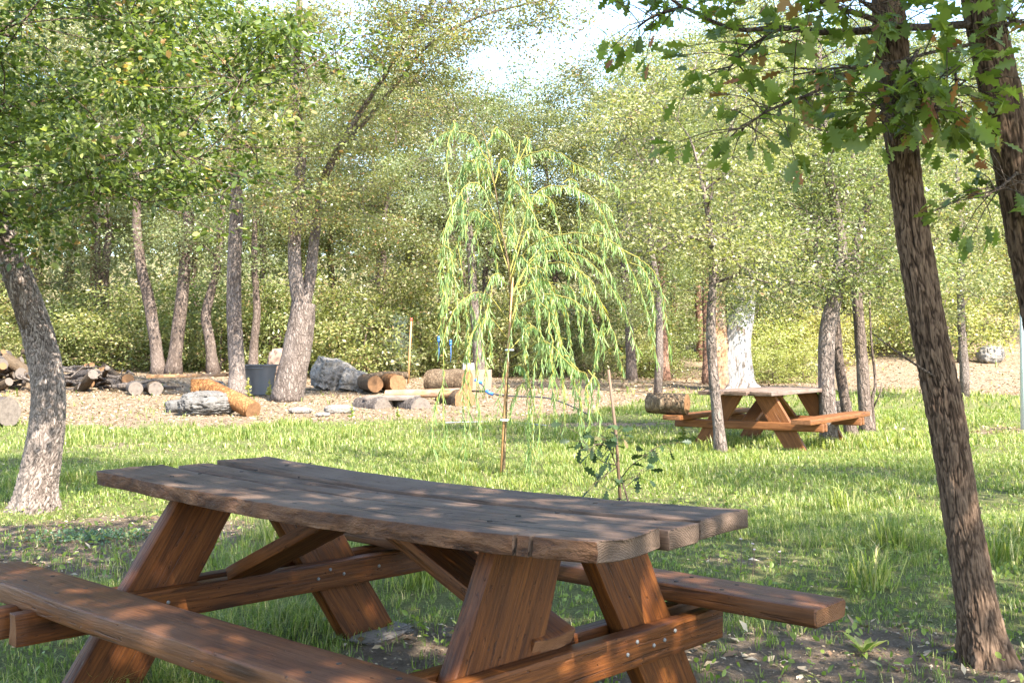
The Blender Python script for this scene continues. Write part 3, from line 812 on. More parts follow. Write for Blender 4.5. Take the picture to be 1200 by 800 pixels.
# ---- far table ---------------------------------------------------------------
def far_table():
    cx, cy = 3.49, 13.99
    z0 = gz(cx, cy) - 0.01
    rt = root('picnic_table', 'smaller orange brown picnic table among the young trees at the far right of the lawn', 'picnic table', (cx, cy, z0), math.radians(55))
    wf = [M['far'], M['endwood']]; wt = [M['fartop'], M['topend']]
    for q, (v_, w_) in enumerate(((-0.335, 0.29), (-0.015, 0.30), (0.32, 0.31))):
        put_board('tabletop_plank', rt, (-1.2 - 0.03 * q, v_, 0.735), (1.2, v_, 0.735), (0, 0, 1), w_, 0.055, 111 + q, wt, nl=24, live=(0.012 * (q == 0), 0.012 * (q == 2)), rough=0.004)
    for q, v_ in enumerate((-0.86, 0.86)):
        put_board('bench_seat', rt, (-1.25, v_, 0.405), (1.2, v_, 0.405), (0, 0, 1), 0.25, 0.065, 121 + q, wf, nl=20)
    for u0 in (-0.80, 0.76):
        for s_ in (-1, 1):
            me, Mx = prism_board([(s_ * 0.80, -0.02), (s_ * 0.52, -0.02), (s_ * 0.07, 0.706), (s_ * 0.36, 0.706)] if s_ < 0 else [(0.52, -0.02), (0.80, -0.02), (0.36, 0.706), (0.07, 0.706)], u0, u0 + 0.065, 131 + s_, wf, 8)
            link('leg', me, rt, Mx)
        for q, uu in enumerate((u0 - 0.064, u0 + 0.068)):
            put_board('cross_beam', rt, (uu + 0.03, -1.0, 0.318), (uu + 0.03, 1.0, 0.318), (1, 0, 0), 0.105, 0.055, 141 + q, wf, nl=12)
    for a, b in (((-0.74, 0, 0.36), (-0.05, 0, 0.70)), ((0.74, 0, 0.36), (0.05, 0, 0.70))):
        d = (Vector(b) - Vector(a)).normalized(); up = Vector((0, 1, 0)).cross(d)
        if up.z < 0: up = -up
        put_board('brace', rt, a, b, up, 0.2, 0.05, 151, wf, nl=8)
far_table()

# concrete foot under the near table's back leg
def rough_block(sx, sy, sz, seed, amp=0.15, res=10, sharp=0.5):
    """irregular stone: a rounded cube displaced by noise"""
    u = np.linspace(-1, 1, res)
    A, B = np.meshgrid(u, u, indexing='ij'); o = np.ones_like(A)
    faces = [(o, A, B), (-o, B, A), (B, o, A), (A, -o, B), (A, B, o), (B, A, -o)]
    V = []; Qs = []; off = 0
    for f in faces:
        p = np.stack(f, -1).reshape(-1, 3); V.append(p)
        i, j = np.meshgrid(np.arange(res - 1), np.arange(res - 1), indexing='ij')
        Qs.append(np.stack([i * res + j, (i + 1) * res + j, (i + 1) * res + j + 1, i * res + j + 1], -1).reshape(-1, 4) + off); off += res * res
    V = np.concatenate(V); L = np.linalg.norm(V, axis=1)[:, None]
    V = V * (1 - sharp) / 1.0 * 1.0 / L + V * sharp * 0.8 if sharp < 1 else V
    nV = fbm(V[:, 0] * 1.3 + seed, V[:, 1] * 1.3, V[:, 2] * 1.3, seed, 4) - 0.5
    nW = fbm(V[:, 0] * 5 + seed, V[:, 1] * 5, V[:, 2] * 5, seed + 3, 3) - 0.5
    cr = np.abs(fbm(V[:, 0] * 3.5 + seed, V[:, 1] * 3.5, V[:, 2] * 6, seed + 9, 2) - 0.5)
    V = V * (1 + amp * 2 * nV + amp * 0.8 * nW - amp * 0.9 * sstep(0.07, 0.0, cr))[:, None] * np.array([sx, sy, sz])
    return V, np.concatenate(Qs)

def rock(name, label, pos, dims, seed, mat, amp=0.15, res=16, sharp=0.22, rz=0.0, cat='rock', group=None, sink=0.25, tilt=(0, 0)):
    V, Q = rough_block(*dims, seed, amp, res, sharp)
    o = link(name, mesh(name, V, Q, M[mat], None, True))
    o.location = (pos[0], pos[1], pos[2] + dims[2] * (1 - sink)); o.rotation_euler = (tilt[0], tilt[1], rz)
    return tagit(o, label, cat, group)

ca, sa = math.cos(TYAW), math.sin(TYAW)
fx, fy = TX + (-0.765) * ca - 0.66 * sa, TY + (-0.765) * sa + 0.66 * ca
rock('paving_stone', 'flat pale stone under the back leg of the dark picnic table', (fx, fy, 0), (0.15, 0.18, 0.02), 5, 'slab', 0.16, 14, 0.6, TYAW + 0.2, 'stone', None, 0.55)

# ------------------------------------------------------------------ logs
def log_mesh(L, r0, r1, seed, barkm, cutm, sides=20, bend=0.0, n=13, knob=0.08):
    x = np.linspace(-L / 2, L / 2, n); a = np.arange(sides) / sides * 2 * math.pi
    X_, A_ = np.meshgrid(x, a, indexing='ij')
    R = (r0 + (r1 - r0) * (X_ / L + 0.5)) * (1 + (fbm(np.cos(A_) * 1.5, np.sin(A_) * 1.5, X_ * 2.5, seed) - 0.5) * 0.25 + (fbm(np.cos(A_) * 5, np.sin(A_) * 5, X_ * 9, seed + 1) - 0.5) * knob * 2)
    R[0] *= 0.97; R[-1] *= 0.97
    B = bend * (1 - (2 * X_ / L) ** 2)
    V = np.stack([X_, R * np.cos(A_), R * np.sin(A_) + B], -1).reshape(-1, 3)
    i, j = np.meshgrid(np.arange(n - 1), np.arange(sides), indexing='ij')
    Q = np.stack([i * sides + j, (i + 1) * sides + j, (i + 1) * sides + (j + 1) % sides, i * sides + (j + 1) % sides], -1).reshape(-1, 4)
    m = n * sides; V = np.vstack([V, (-L / 2, 0, 0), (L / 2, 0, 0)])
    T_ = [(m, q, (q + 1) % sides) for q in range(sides)] + [(m + 1, (n - 1) * sides + (q + 1) % sides, (n - 1) * sides + q) for q in range(sides)]
    me = mesh('log', V, [Q, np.array(T_)], None, None, True)
    me.materials.append(M[barkm]); me.materials.append(M[cutm])
    mi = np.zeros(len(Q) + len(T_), np.int32); mi[len(Q):] = 1; me.polygons.foreach_set('material_index', mi)
    me.set_sharp_from_angle(angle=math.radians(50))
    return me

def log(label, a, b, r0, r1, seed, barkm='log_bark', cutm='cut', bend=0.0, name='log', cat='log', group=None, **kw):
    m, L = frame_mat(a, b, (0, 0, 1) if abs((Vector(b) - Vector(a)).normalized().z) < 0.95 else (0, 1, 0))
    o = link(name, log_mesh(L, r0, r1, seed, barkm, cutm, bend=bend, **kw), None, m)
    return tagit(o, label, cat, group)

# log lying across the far table's left bench
th = math.radians(55); bu = Vector((math.cos(th), math.sin(th), 0)); bv = Vector((-math.sin(th), math.cos(th), 0))
lc = Vector((3.49, 13.99, 0)) + bu * -1.12 + bv * 0.93; zt = gz(3.49, 13.99) + 0.4375 + 0.135
log('short thick log lying on the left bench of the orange picnic table', (lc.x - 0.28, lc.y + 0.14, zt), (lc.x + 0.20, lc.y - 0.10, zt), 0.135, 0.140, 301, 'log_bark', 'cut')
# dark stump behind the far table
p = at(985, 497)
log('dark upright stump standing behind the right bench of the orange table', (p.x, p.y, p.z - 0.05), (p.x, p.y, p.z + 0.40), 0.20, 0.19, 302, 'log_grey', 'greycut', name='stump', cat='stump')
# log end at the left edge of the picture
p = at(-10, 500)
log('grey weathered log at the left edge of the clearing', (p.x - 1.0, p.y + 0.6, p.z + 0.22), (p.x + 0.28, p.y, p.z + 0.24), 0.23, 0.24, 303, 'log_grey', 'greycut')

# rock, orange log and stump beside the two-stemmed oak
p = at(242, 487)
rock('rock', 'pale grey pitted rock in front of the leaning orange log', (p.x - 0.08, p.y + 0.3, p.z), (0.58, 0.42, 0.27), 21, 'rock', 0.16, 30, 0.12, 0.2)
rock('rock', 'small low grey rock tucked behind the pale pitted rock', (p.x - 0.75, p.y + 0.9, p.z), (0.36, 0.26, 0.16), 23, 'rock', 0.16, 10, 0.4)
pa = at(297, 488); pb = P(241, 453, pa.y + 0.75)
log('peeled orange log leaning on the pale pitted rock', (pb.x, pb.y, pb.z), (pa.x, pa.y, pa.z + 0.10), 0.165, 0.18, 304, 'log_orange', 'cut', bend=0.02)
p = at(231, 466)
log('short upright orange log holding the long plank behind the pitted rock', (p.x, p.y, p.z - 0.05), (p.x, p.y, p.z + 0.46), 0.15, 0.16, 305, 'log_orange', 'cut', name='stump', cat='stump')
# plank bench on logs
a = P(174, 441, 26.5); b = P(268, 439, 26.5)
me_o = put_board('plank', None, a, (b.x, b.y, b.z), (0, 0, 1), 0.34, 0.085, 161, [M['plank'], M['cut']], nl=20, live=(0.02, 0.02))
tagit(me_o, 'long plank bench on logs left of the grey tub', 'plank')
for q, (px, lab) in enumerate(((187, 'left of two dark logs under the long plank bench'), (208, 'right of two dark logs under the long plank bench'))):
    p = at(px, 459); zz = gz(p.x, 26.4)
    log(lab, (p.x - 0.3, 27.0, zz + 0.17), (p.x + 0.15, 26.0, zz + 0.17), 0.16 + 0.02 * q, 0.18, 310 + q, 'log_bark' if q else 'log_grey', 'greycut')
p = P(250, 448, 27.0)
rock('rock', 'grey stone under the right end of the long plank bench', (p.x, 27.0, gz(p.x, 27)), (0.34, 0.25, 0.22), 29, 'rock_dark', 0.15, 10)

# tub
def tub():
    p = at(302, 463); r1 = 0.50; hh = 0.78
    rt = root('plastic_tub', 'large grey blue plastic tub between the two pale trunks', 'tub', p)
    prof = [(0.0, 0.0), (0.33, 0.0), (0.36, 0.02), (0.47, hh - 0.05), (0.475, hh - 0.04), (0.51, hh - 0.035), (0.515, hh), (0.47, hh), (0.455, hh - 0.03), (0.43, hh - 0.25), (0.0, hh - 0.25)]
    s = 40; a = np.arange(s) / s * 2 * math.pi
    V = np.array([[(r * math.cos(t), r * math.sin(t), z) for t in a] for r, z in prof]).reshape(-1, 3)
    i, j = np.meshgrid(np.arange(len(prof) - 1), np.arange(s), indexing='ij')
    Q = np.stack([i * s + j, i * s + (j + 1) % s, (i + 1) * s + (j + 1) % s, (i + 1) * s + j], -1).reshape(-1, 4)
    me = mesh('tub_body', V, Q, M['tub'], None, True); me.set_sharp_from_angle(angle=math.radians(40))
    link('tub_body', me, rt)
    mb = MB(); mb.tube([(0.5 * math.cos(t), 0.5 * math.sin(t), hh - 0.09) for t in np.linspace(4.2, 5.2, 9)], 0.012, 6)
    link('handle', mb.mesh('handle', M['tub']), rt)
tub()
p = at(327, 455)
rock('boulder', 'rusty brown topped boulder behind the grey plastic tub', (p.x - 0.3, p.y + 2.2, gz(p.x, p.y + 2.2) + 0.3), (0.55, 0.45, 0.5), 33, 'pink_block', 0.2, 12, 0.4)

# boulders
p = at(398, 458)
rock('boulder', 'big angular grey boulder left of the log seats', (p.x - 0.25, p.y + 0.3, p.z), (0.62, 0.5, 0.52), 35, 'rock_dark', 0.22, 20, 0.6, 0.5, tilt=(0.1, 0.25), cat='boulder')
rock('boulder', 'lower grey boulder leaning on the big angular boulder', (p.x + 0.42, p.y - 0.15, p.z), (0.40, 0.4, 0.36), 37, 'rock_dark', 0.2, 16, 0.6, 0.1, tilt=(0.0, 0.3), cat='boulder')
for px, py, s_, lab in ((352, 484, 0.24, 'flat grey stone at the grass edge below the two-stemmed oak'), (398, 484, 0.34, 'flat grey stone at the grass edge left of the dark log seat'), (378, 488, 0.16, 'small flat stone between two larger flat stones at the grass edge')):
    p = at(px, py); rock('stone', lab, p, (s_, s_ * 0.6, s_ * 0.30), int(px), 'rock_dark', 0.10, 12, 0.2, 0.3, 'stone')
for px, py, s_, lab in ((926, 437, 0.36, 'left of two dark rocks on the bank behind the orange table'), (952, 437, 0.42, 'right of two dark rocks on the bank behind the orange table'), (1160, 425, 0.5, 'grey rock on the bank at the far right')):
    p = at(px, py); rock('rock', lab, p, (s_, s_ * 0.7, s_ * 0.7), int(px), 'rock_dark', 0.16, 14, 0.2, 0.3)

# log seats in the middle of the clearing
def lg(lab, ax, ay, bx, by, d, r_, seed, bk, ct, dy=0.0, **kw):
    a = P(ax, ay, d); b = P(bx, by, d + dy)
    return log(lab, a, b, r_, r_ * 1.03, seed, bk, ct, **kw)
D1 = 26.0
lg('split log seat resting on two orange logs right of the boulder', 425, 443, 478, 440, D1 + 1.2, 0.095, 320, 'log_bark', 'cut', 0.4, bend=0.05)
lg('left of two orange logs under the split log seat', 424, 447, 440, 450, D1 + 2, 0.21, 321, 'log_bark', 'cut', -1.6)
lg('right of two orange logs under the split log seat', 447, 447, 466, 449, D1 + 2, 0.22, 322, 'log_orange', 'cut', -1.6)
lg('long pale log bench with the orange cut log under it', 452, 462, 546, 460, 22.6, 0.095, 323, 'plank', 'cut', -0.3)
lg('thick orange log under the right end of the long pale log bench', 521, 469, 545, 469, 23.2, 0.24, 324, 'log_bark', 'cut', -1.2)
o = put_board('plank', None, P(431, 466, 21.9), P(489, 466, 21.6), (0, 0, 1), 0.40, 0.10, 171, [M['greyplank'], M['greycut']], nl=16, live=(0.02, 0.02)); tagit(o, 'grey plank seat on two dark logs at the grass edge', 'plank')
lg('left of two dark logs under the grey plank seat', 422, 477, 450, 478, 22.2, 0.23, 325, 'log_grey', 'greycut', -0.7)
lg('right of two dark logs under the grey plank seat', 464, 476, 494, 479, 22.2, 0.24, 326, 'log_grey', 'greycut', -0.9)
lg('thick mossy log lying behind the long pale log bench', 503, 447, 548, 448, 27.5, 0.33, 327, 'log_bark', 'cut', -0.5)
V, Q = rough_block(0.40, 0.3, 0.34, 61, 0.05, 8, 0.9); o = link('block', mesh('block', V, Q, M['pink_block'], None, True)); p = P(562, 450, 27.5); o.location = (p.x, p.y, gz(p.x, p.y) + 0.32); tagit(o, 'pale pinkish block right of the mossy log behind the willow', 'block')
V, Q = rough_block(0.20, 0.15, 0.20, 63, 0.08, 8, 0.85); o = link('block', mesh('block', V, Q, M['white_block'], None, True)); p = P(549, 432, 29.0); o.location = (p.x, p.y, gz(p.x, p.y) + 0.85); o.location.z = p.z; tagit(o, 'small white block standing behind the mossy log', 'block')

# wood pile: every log its own
r_ = np.random.default_rng(5)
pile_me = [log_mesh(1.0, 1.0, 0.92, 400 + q, 'log_bark' if q % 2 else 'log_grey', 'cut' if q % 3 == 1 else 'greycut', sides=10, n=6, knob=0.06) for q in range(6)]
pile_lab = 'cut log in the long heap of logs and branches at the left woodland edge'
for q in range(64):
    px = r_.uniform(-120, 150); lay = r_.random()
    hh = max(0.0, 0.85 * (1 - max(0, px - 30) / 170)) * lay
    d = 29 + r_.uniform(-1.2, 1.6) + (0.9 * lay)
    pos = P(px, 440, d); z = gz(pos.x, d) + 0.10 + hh * 0.9
    L = r_.uniform(0.8, 2.0); rr = r_.uniform(0.07, 0.19)
    ang = r_.normal(-0.95, 0.45)
    o = link('log', pile_me[q % 6]); o.location = (pos.x, d, z); o.rotation_euler = (r_.uniform(0, 6), r_.normal(0, 0.24), ang + r_.normal(0, 0.3)); o.scale = (L, rr, rr)
    tagit(o, pile_lab, 'log', 'logs in the wood pile')
# loose branches on the pile
br_lab = 'bare grey branch lying on the log heap at the left woodland edge'
for q in range(44):
    px = r_.uniform(-80, 185); d = 28.5 + r_.uniform(-1, 2); pos = P(px, 430, d); z = gz(pos.x, d)
    a0 = np.array([pos.x, d, z + 0.15 + 0.6 * r_.random() * max(0.1, 1 - max(0, px - 30) / 150)])
    dr = np.array([r_.normal(0.7, 0.5), r_.normal(-0.2, 0.5), r_.normal(0.02, 0.22)]); L = r_.uniform(0.8, 2.2)
    mb = MB(); pts = [a0 + dr * L * t + r_.normal(size=3) * 0.07 for t in np.linspace(-0.5, 0.5, 5)]
    mb.tube(pts, np.linspace(0.055, 0.02, 5) * r_.uniform(0.7, 1.5), 6)
    tagit(link('branch', mb.mesh('branch', M['log_grey'])), br_lab, 'branch', 'branches on the wood pile')

# ------------------------------------------------------------------ trees in view
# left front oak with plated bark
def left_oak():
    b = at(42, 598); d = b.y
    path = [(b.x - 0.02, d, b.z - 0.15)] + [tuple(P(*q)) for q in ((46, 560, d), (55, 500, d), (56, 450, d), (45, 395, d + 0.05), (25, 335, d + 0.1), (2, 278, d + 0.2), (-22, 225, d + 0.3))]
    e = path[-1]
    path += [(e[0] - 0.15, e[1], e[2] + 0.5), (e[0] - 0.1, e[1] - 0.1, e[2] + 1.2), (e[0] + 0.1, e[1] - 0.2, e[2] + 2.0)]
    rad = [0.150, 0.140, 0.124, 0.118, 0.116, 0.108, 0.100, 0.095, 0.085, 0.065, 0.04]
    rt = root('oak_tree', 'leaning oak with grey plated bark and dense green crown at the left edge', 'tree', (b.x, b.y, b.z))
    o3 = np.array([b.x, b.y, b.z])
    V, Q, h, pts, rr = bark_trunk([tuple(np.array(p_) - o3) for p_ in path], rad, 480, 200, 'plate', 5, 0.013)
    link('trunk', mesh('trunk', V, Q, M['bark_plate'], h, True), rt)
    ells = [((-3.5, 7.9, 3.5), (1.5, 1.3, 0.95)), ((-2.3, 7.4, 2.8), (0.85, 1.0, 0.55)), ((-4.4, 8.2, 2.75), (1.0, 1.2, 0.55)), ((-3.0, 7.6, 4.0), (1.4, 1.4, 0.8)),
            ((-3.5, 7.3, 2.35), (1.2, 0.8, 0.42)), ((-2.3, 7.2, 2.35), (0.7, 0.7, 0.32)), ((-4.6, 7.6, 2.3), (0.8, 0.9, 0.35)), ((-5.8, 8.2, 3.6), (1.3, 1.6, 1.2)), ((-1.9, 5.4, 4.2), (1.0, 0.7, 0.5)), ((-3.1, 5.6, 4.2), (1.0, 0.8, 0.5)), ((-1.85, 7.8, 3.35), (0.65, 0.8, 0.55))]  # the two lobes nearest the camera are unseen, added to shade trunk and ground
    r = np.random.default_rng(50)
    cen = blob_centres([(np.array(c) - o3, q) for c, q in ells], 135, r)
    mb, tips = grow(pts[200::12], rr[200::12], cen, 51, 0.5, twigs=5, spread=0.36)
    link('limbs', mb.mesh('limbs', M['twig']), rt)
    C, D, N, sz, ti = crown_leaves(tips, 42000, 0.050, 52, 0.115, flat=0.45)
    # nearest leaves facing the camera become single leaves
    Cw = C + o3; scr = Cw[:, 1]
    inv = np.nonzero((np.abs(Cw[:, 0] / Cw[:, 1]) < 0.49) & ((Cw[:, 2] - EYE) / Cw[:, 1] < 0.34))[0]
    sel = inv[np.argsort((scr / sz)[inv])[:300]]
    keep = np.ones(len(C), bool); keep[sel] = False
    c = link('crown', crown_mesh('crown', (C[keep], D[keep], N[keep], sz[keep], ti[keep]), T_OVAL, F_OVAL, M['oak_leaf']), rt); c['kind'] = 'stuff'
    single_leaves(rt, C[sel], D[sel], N[sel], sz[sel], T_OVAL, F_OVAL, M['oak_leaf'])
    return rt

def single_leaves(rt, C, D, N, sz, tmpl, faces, mat, nvar=5):
    r = np.random.default_rng(len(C))
    mes = []
    for q in range(nvar):
        t = np.array(tmpl, float); t[:, 2] += (r.random() - 0.6) * 0.5 * t[:, 0] ** 2 + (r.random() - 0.3) * 0.5 * np.abs(t[:, 1]); t[:, 1] *= r.uniform(0.85, 1.15)
        mes.append(mesh('leaf', t, [np.array(f) for f in faces], mat, np.zeros(len(t)), len(t) > 8))
    for c, d, n, s in zip(C, D, N, sz):
        d = Vector(d).normalized(); n = Vector(n); y = n.cross(d).normalized(); z = d.cross(y)
        m = Matrix((d, y, z)).transposed().to_4x4() @ Matrix.Diagonal((s, s, s, 1)); m.translation = Vector(c)
        link('leaf', mes[r.integers(nvar)], rt, m)
left_oak()

# right front tree with brown fissured bark, and the leaning one beside it
def right_trees():
    b = at(1152, 776); d = b.y
    o3 = np.array([b.x, b.y, b.z])
    path = [(b.x + 0.03, d, b.z - 0.15)] + [tuple(P(*q)) for q in ((1150, 745, d), (1141, 690, d), (1126, 600, d), (1116, 530, d), (1106, 470, d), (1090, 390, d), (1074, 300, d), (1062, 220, d), (1055, 160, d), (1048, 90, d), (1040, 0, d), (1035, -90, d), (1040, -200, d), (1050, -330, d))]
    rad = np.array([0.100, 0.084, 0.074, 0.068, 0.066, 0.066, 0.064, 0.062, 0.060, 0.060, 0.065, 0.06, 0.055, 0.045, 0.03])
    rt = root('oak_tree', 'slender tree with dark brown fissured bark at the right, beside the picnic table', 'tree', tuple(o3))
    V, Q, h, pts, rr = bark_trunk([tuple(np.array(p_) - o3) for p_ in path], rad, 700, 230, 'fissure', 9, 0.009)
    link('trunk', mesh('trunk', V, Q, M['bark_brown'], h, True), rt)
    canopy(rt, o3, pts[430::14], rr[430::14], [((1.4, 1.3, 4.4), (2.3, 2.0, 1.0)), ((-0.5, 1.2, 4.5), (1.7, 1.7, 0.8)), ((2.6, 2.6, 4.5), (1.5, 1.3, 0.9)), ((-2.2, 2.3, 4.8), (1.5, 1.5, 0.7)), ((-0.3, -0.6, 4.7), (2.0, 1.2, 0.8))], 150, 16500, 61)
    # second, leaning trunk
    b2 = Vector((2.40, 4.15, gz(2.4, 4.15))); o2 = np.array(tuple(b2))
    path2 = [(b2.x + 0.05, b2.y, b2.z - 0.15), tuple(P(1282, 640, 4.12)), tuple(P(1245, 470, 4.1)), tuple(P(1213, 310, 4.08)), tuple(P(1190, 190, 4.06)), tuple(P(1163, 70, 4.05)), tuple(P(1146, -10, 4.0)), tuple(P(1135, -110, 4.0)), tuple(P(1130, -260, 4.0)), tuple(P(1120, -420, 4.0))]
    rad2 = [0.12, 0.088, 0.084, 0.080, 0.076, 0.070, 0.066, 0.06, 0.05, 0.03]
    rt2 = root('oak_tree', 'tree with dark bark leaning in from the right edge with large lobed leaves hanging overhead', 'tree', tuple(o2))
    V, Q, h, pts2, rr2 = bark_trunk([tuple(np.array(p_) - o2) for p_ in path2], rad2, 460, 150, 'fissure', 13, 0.009)
    link('trunk', mesh('trunk', V, Q, M['bark_brown'], h, True), rt2)
    canopy(rt2, o2, pts2[300::14], rr2[300::14], [((4.4, 2.4, 4.7), (1.9, 1.7, 1.1)), ((3.4, 0.3, 4.9), (2.4, 1.8, 1.1)), ((2.2, 3.4, 4.1), (1.4, 0.8, 0.7))], 110, 12500, 71)
    # branches with big lobed leaves hanging into the picture
    r = np.random.default_rng(77)
    st = np.array(P(1146, 42, 4.03))
    mains = [[(1150, 28, 4.03), (1060, 32, 3.9), (1010, 18, 3.8), (960, 2, 3.7), (900, -25, 3.6)],
             [(1060, 32, 3.9), (980, 38, 3.95), (915, 33, 4.0), (860, 34, 4.1), (800, 8, 4.2), (770, -12, 4.2)],
             [(1150, 50, 4.03), (1090, 62, 3.9), (1040, 75, 3.8), (980, 80, 3.75), (930, 88, 3.8)],
             [(1075, 60, 3.85), (1060, 90, 3.75), (1045, 122, 3.7), (1020, 140, 3.7)],
             [(1010, 78, 3.8), (950, 110, 3.7), (900, 130, 3.7), (872, 150, 3.7)],
             [(1040, 25, 3.85), (1000, -5, 3.7), (960, -30, 3.5)],
             [(915, 33, 4.0), (880, 55, 4.0), (850, 85, 4.0)],
             [(1110, 60, 3.95), (1120, 100, 3.8), (1090, 135, 3.7)],
             [(800, 8, 4.2), (765, 20, 4.25), (748, 32, 4.3)],
             [(1168, 60, 4.0), (1185, 25, 3.9), (1215, 35, 3.85)],
             [(1060, 90, 3.75), (1085, 110, 3.7), (1100, 130, 3.65)],
             [(1205, 190, 4.05), (1178, 215, 3.95), (1152, 232, 3.9)]]
    mb = MB(); C = []; D = []
    for k, mn in enumerate(mains):
        pw = catmull([np.array(P(*q)) for q in mn], 22) - o2
        mb.tube(pw, np.linspace(0.017 if k < 2 else 0.008, 0.003, 22), 6, cap=False)
        n = int(11 + 3.4 * len(mn)) + (12 if k in (3, 7, 10) else 0) - (8 if k == 8 else 0)
        for q in range(n):
            i = r.integers(6, 22)
            e = pw[i] + r.normal(size=3) * np.array([0.13, 0.14, 0.07]) + np.array([0, 0, -0.02])
            mb.tube([pw[i], (pw[i] + e) / 2 + np.array([0, 0, 0.015]), e], [0.003, 0.0022, 0.0015], 3, cap=False)
            for z in range(r.integers(2, 5)):
                dd = (e - pw[i]) + r.normal(size=3) * 0.10; dd[2] -= 0.05
                C.append(e + r.normal(size=3) * 0.02); D.append(dd)
    link('branch', mb.mesh('branch', M['twig']), rt2)
    C = np.array(C); D = np.array(D); n = len(C)
    N = r.normal(size=(n, 3)) * 0.55; N[:, 2] += 0.9
    sz = r.uniform(0.055, 0.105, n)
    # one small sprig in front of the woods between the trunks
    print('hanging leaves', n)
    m = min(n, 300); pick = r.permutation(n)[:m]; rest = np.setdiff1d(np.arange(n), pick)
    single_leaves(rt2, C[pick], D[pick], N[pick], sz[pick], T_LOBE, F_LOBE, M['over_leaf'], 6)
    if len(rest):
        c = link('foliage', crown_mesh('foliage', (C[rest], D[rest], N[rest], sz[rest], r.random(len(rest))), T_LOBE, F_LOBE, M['over_leaf']), rt2); c['kind'] = 'stuff'

def canopy(rt, o3, tp, trr, ells, ncl, nleaf, seed):  # overhead crown out of view, its lobes placed to shade the foreground
    r = np.random.default_rng(seed)
    cen = blob_centres([(np.array(c) - o3, q) for c, q in ells], ncl, r)
    mb, tips = grow(tp, trr, cen, seed, 0.5, twigs=4, spread=0.42)
    link('limbs', mb.mesh('limbs', M['twig']), rt)
    d = list(crown_leaves(tips, nleaf, 0.105, seed + 1, 0.20))
    # keep leaves out of the air straight in front of the camera
    Cw = d[0] + o3
    ok = ~((Cw[:, 1] > 0.2) & ((Cw[:, 2] - EYE) / np.maximum(Cw[:, 1], 0.2) < 0.385) & (np.abs(Cw[:, 0]) < 0.56 * Cw[:, 1] + 0.2))
    d = [q[ok] for q in d]
    c = link('crown', crown_mesh('crown', d, T_OVAL, F_OVAL, M['over_leaf']), rt); c['kind'] = 'stuff'
right_trees()

def px_tree(name, label, pts, radpx, ells, ncl, nleaf, lsize, seed, bmat, lmat, **kw):
    """pts: picture positions of the trunk from the base up; depth from where the base stands"""
    b = at(*pts[0]); d = kw.pop('depth', None) or b.y
    tr = [Vector((P(pts[0][0], pts[0][1], d).x, d, gz(P(pts[0][0], pts[0][1], d).x, d)))] + [P(q[0], q[1], d + (q[2] if len(q) > 2 else 0)) for q in pts[1:]]
    rad = [rp / F * d for rp in radpx]
    E = [(tuple(P(cx, cy, d + dd)), (rx / F * d, ry, rz / F * d)) for cx, cy, dd, rx, ry, rz in ells]
    return make_tree(name, label, tr, rad, E, ncl, nleaf, lsize, seed, bmat, lmat, **kw)

# two-stemmed pale oak
def fork_tree():
    b = at(337, 470); d = b.y; o3 = np.array(tuple(b))
    rt = root('oak_tree', 'pale two-stemmed oak standing right of the grey tub', 'tree', tuple(b))
    low = [np.array(P(*q)) - o3 for q in ((335, 472, d), (342, 440, d), (350, 400, d), (354, 372, d), (356, 355, d))]
    left = [np.array(P(*q)) - o3 for q in ((354, 372, d), (347, 330, d - 0.1), (345, 280, d - 0.2), (350, 230, d - 0.2), (352, 170, d - 0.3), (345, 100, d - 0.4), (350, 20, d - 0.4), (355, -60, d - 0.4))]
    rite = [np.array(P(*q)) - o3 for q in ((355, 368, d), (364, 320, d + 0.1), (370, 265, d + 0.2), (378, 215, d + 0.2), (400, 175, d), (430, 140, d - 0.6), (470, 92, d - 1.2), (500, 55, d - 1.8), (560, 20, d - 2.2), (640, 0, d - 2.8))]
    limb = [np.array(P(*q)) - o3 for q in ((380, 205, d + 0.1), (405, 160, d - 0.6), (440, 105, d - 1.0), (480, 45, d - 1.4), (520, -20, d - 1.6))]
    k = d / F
    mb = MB()
    mb.tube(catmull(low, 14), np.linspace(19, 13.5, 14) * k, 18, wob=0.10)
    mb.tube(catmull(left, 20), np.interp(np.linspace(0, 1, 20), [0, 0.3, 0.6, 1], [9, 7.5, 6, 3]) * k, 14, wob=0.10)
    mb.tube(catmull(rite, 26), np.interp(np.linspace(0, 1, 26), [0, 0.2, 0.5, 1], [8, 6, 2.6, 1]) * k, 14, wob=0.10)
    mb.tube(catmull(limb, 18), np.linspace(4, 1.3, 18) * k, 10, wob=0.1)
    link('trunk', mb.mesh('trunk', M['bark_grey']), rt)
    tp = np.vstack([catmull(left, 20)[8:], catmull(rite, 26)[10:], catmull(limb, 18)[6:]]); tr = np.full(len(tp), 0.05)
    ells = [((330, 60, -1), (90, 1.8, 70)), ((450, 40, -1.5), (80, 1.8, 50)), ((545, 40, -2.4), (70, 1.6, 55)), ((655, 12, -2.8), (50, 1.2, 26)), ((400, 150, -0.5), (40, 1.2, 30)), ((300, 150, -1), (60, 1.4, 50)), ((500, 110, -1.6), (50, 1.2, 40)), ((380, 245, -0.7), (52, 1.0, 34)), ((345, 190, -0.8), (58, 1.1, 40)), ((425, 190, -0.8), (45, 1.0, 36)), ((300, 235, -0.9), (45, 1.0, 32)), ((600, 6, -2.6), (62, 1.2, 30)), ((515, 20, -2.0), (60, 1.3, 36)), ((465, 95, -1.3), (55, 1.2, 50))]
    E = [(np.array(P(c[0], c[1], d + c[2])) - o3, (q[0] * k, q[1], q[2] * k)) for c, q in ells]
    r = np.random.default_rng(81)
    cen = blob_centres(E, 190, r)
    return rt, cen, tp, tr, o3
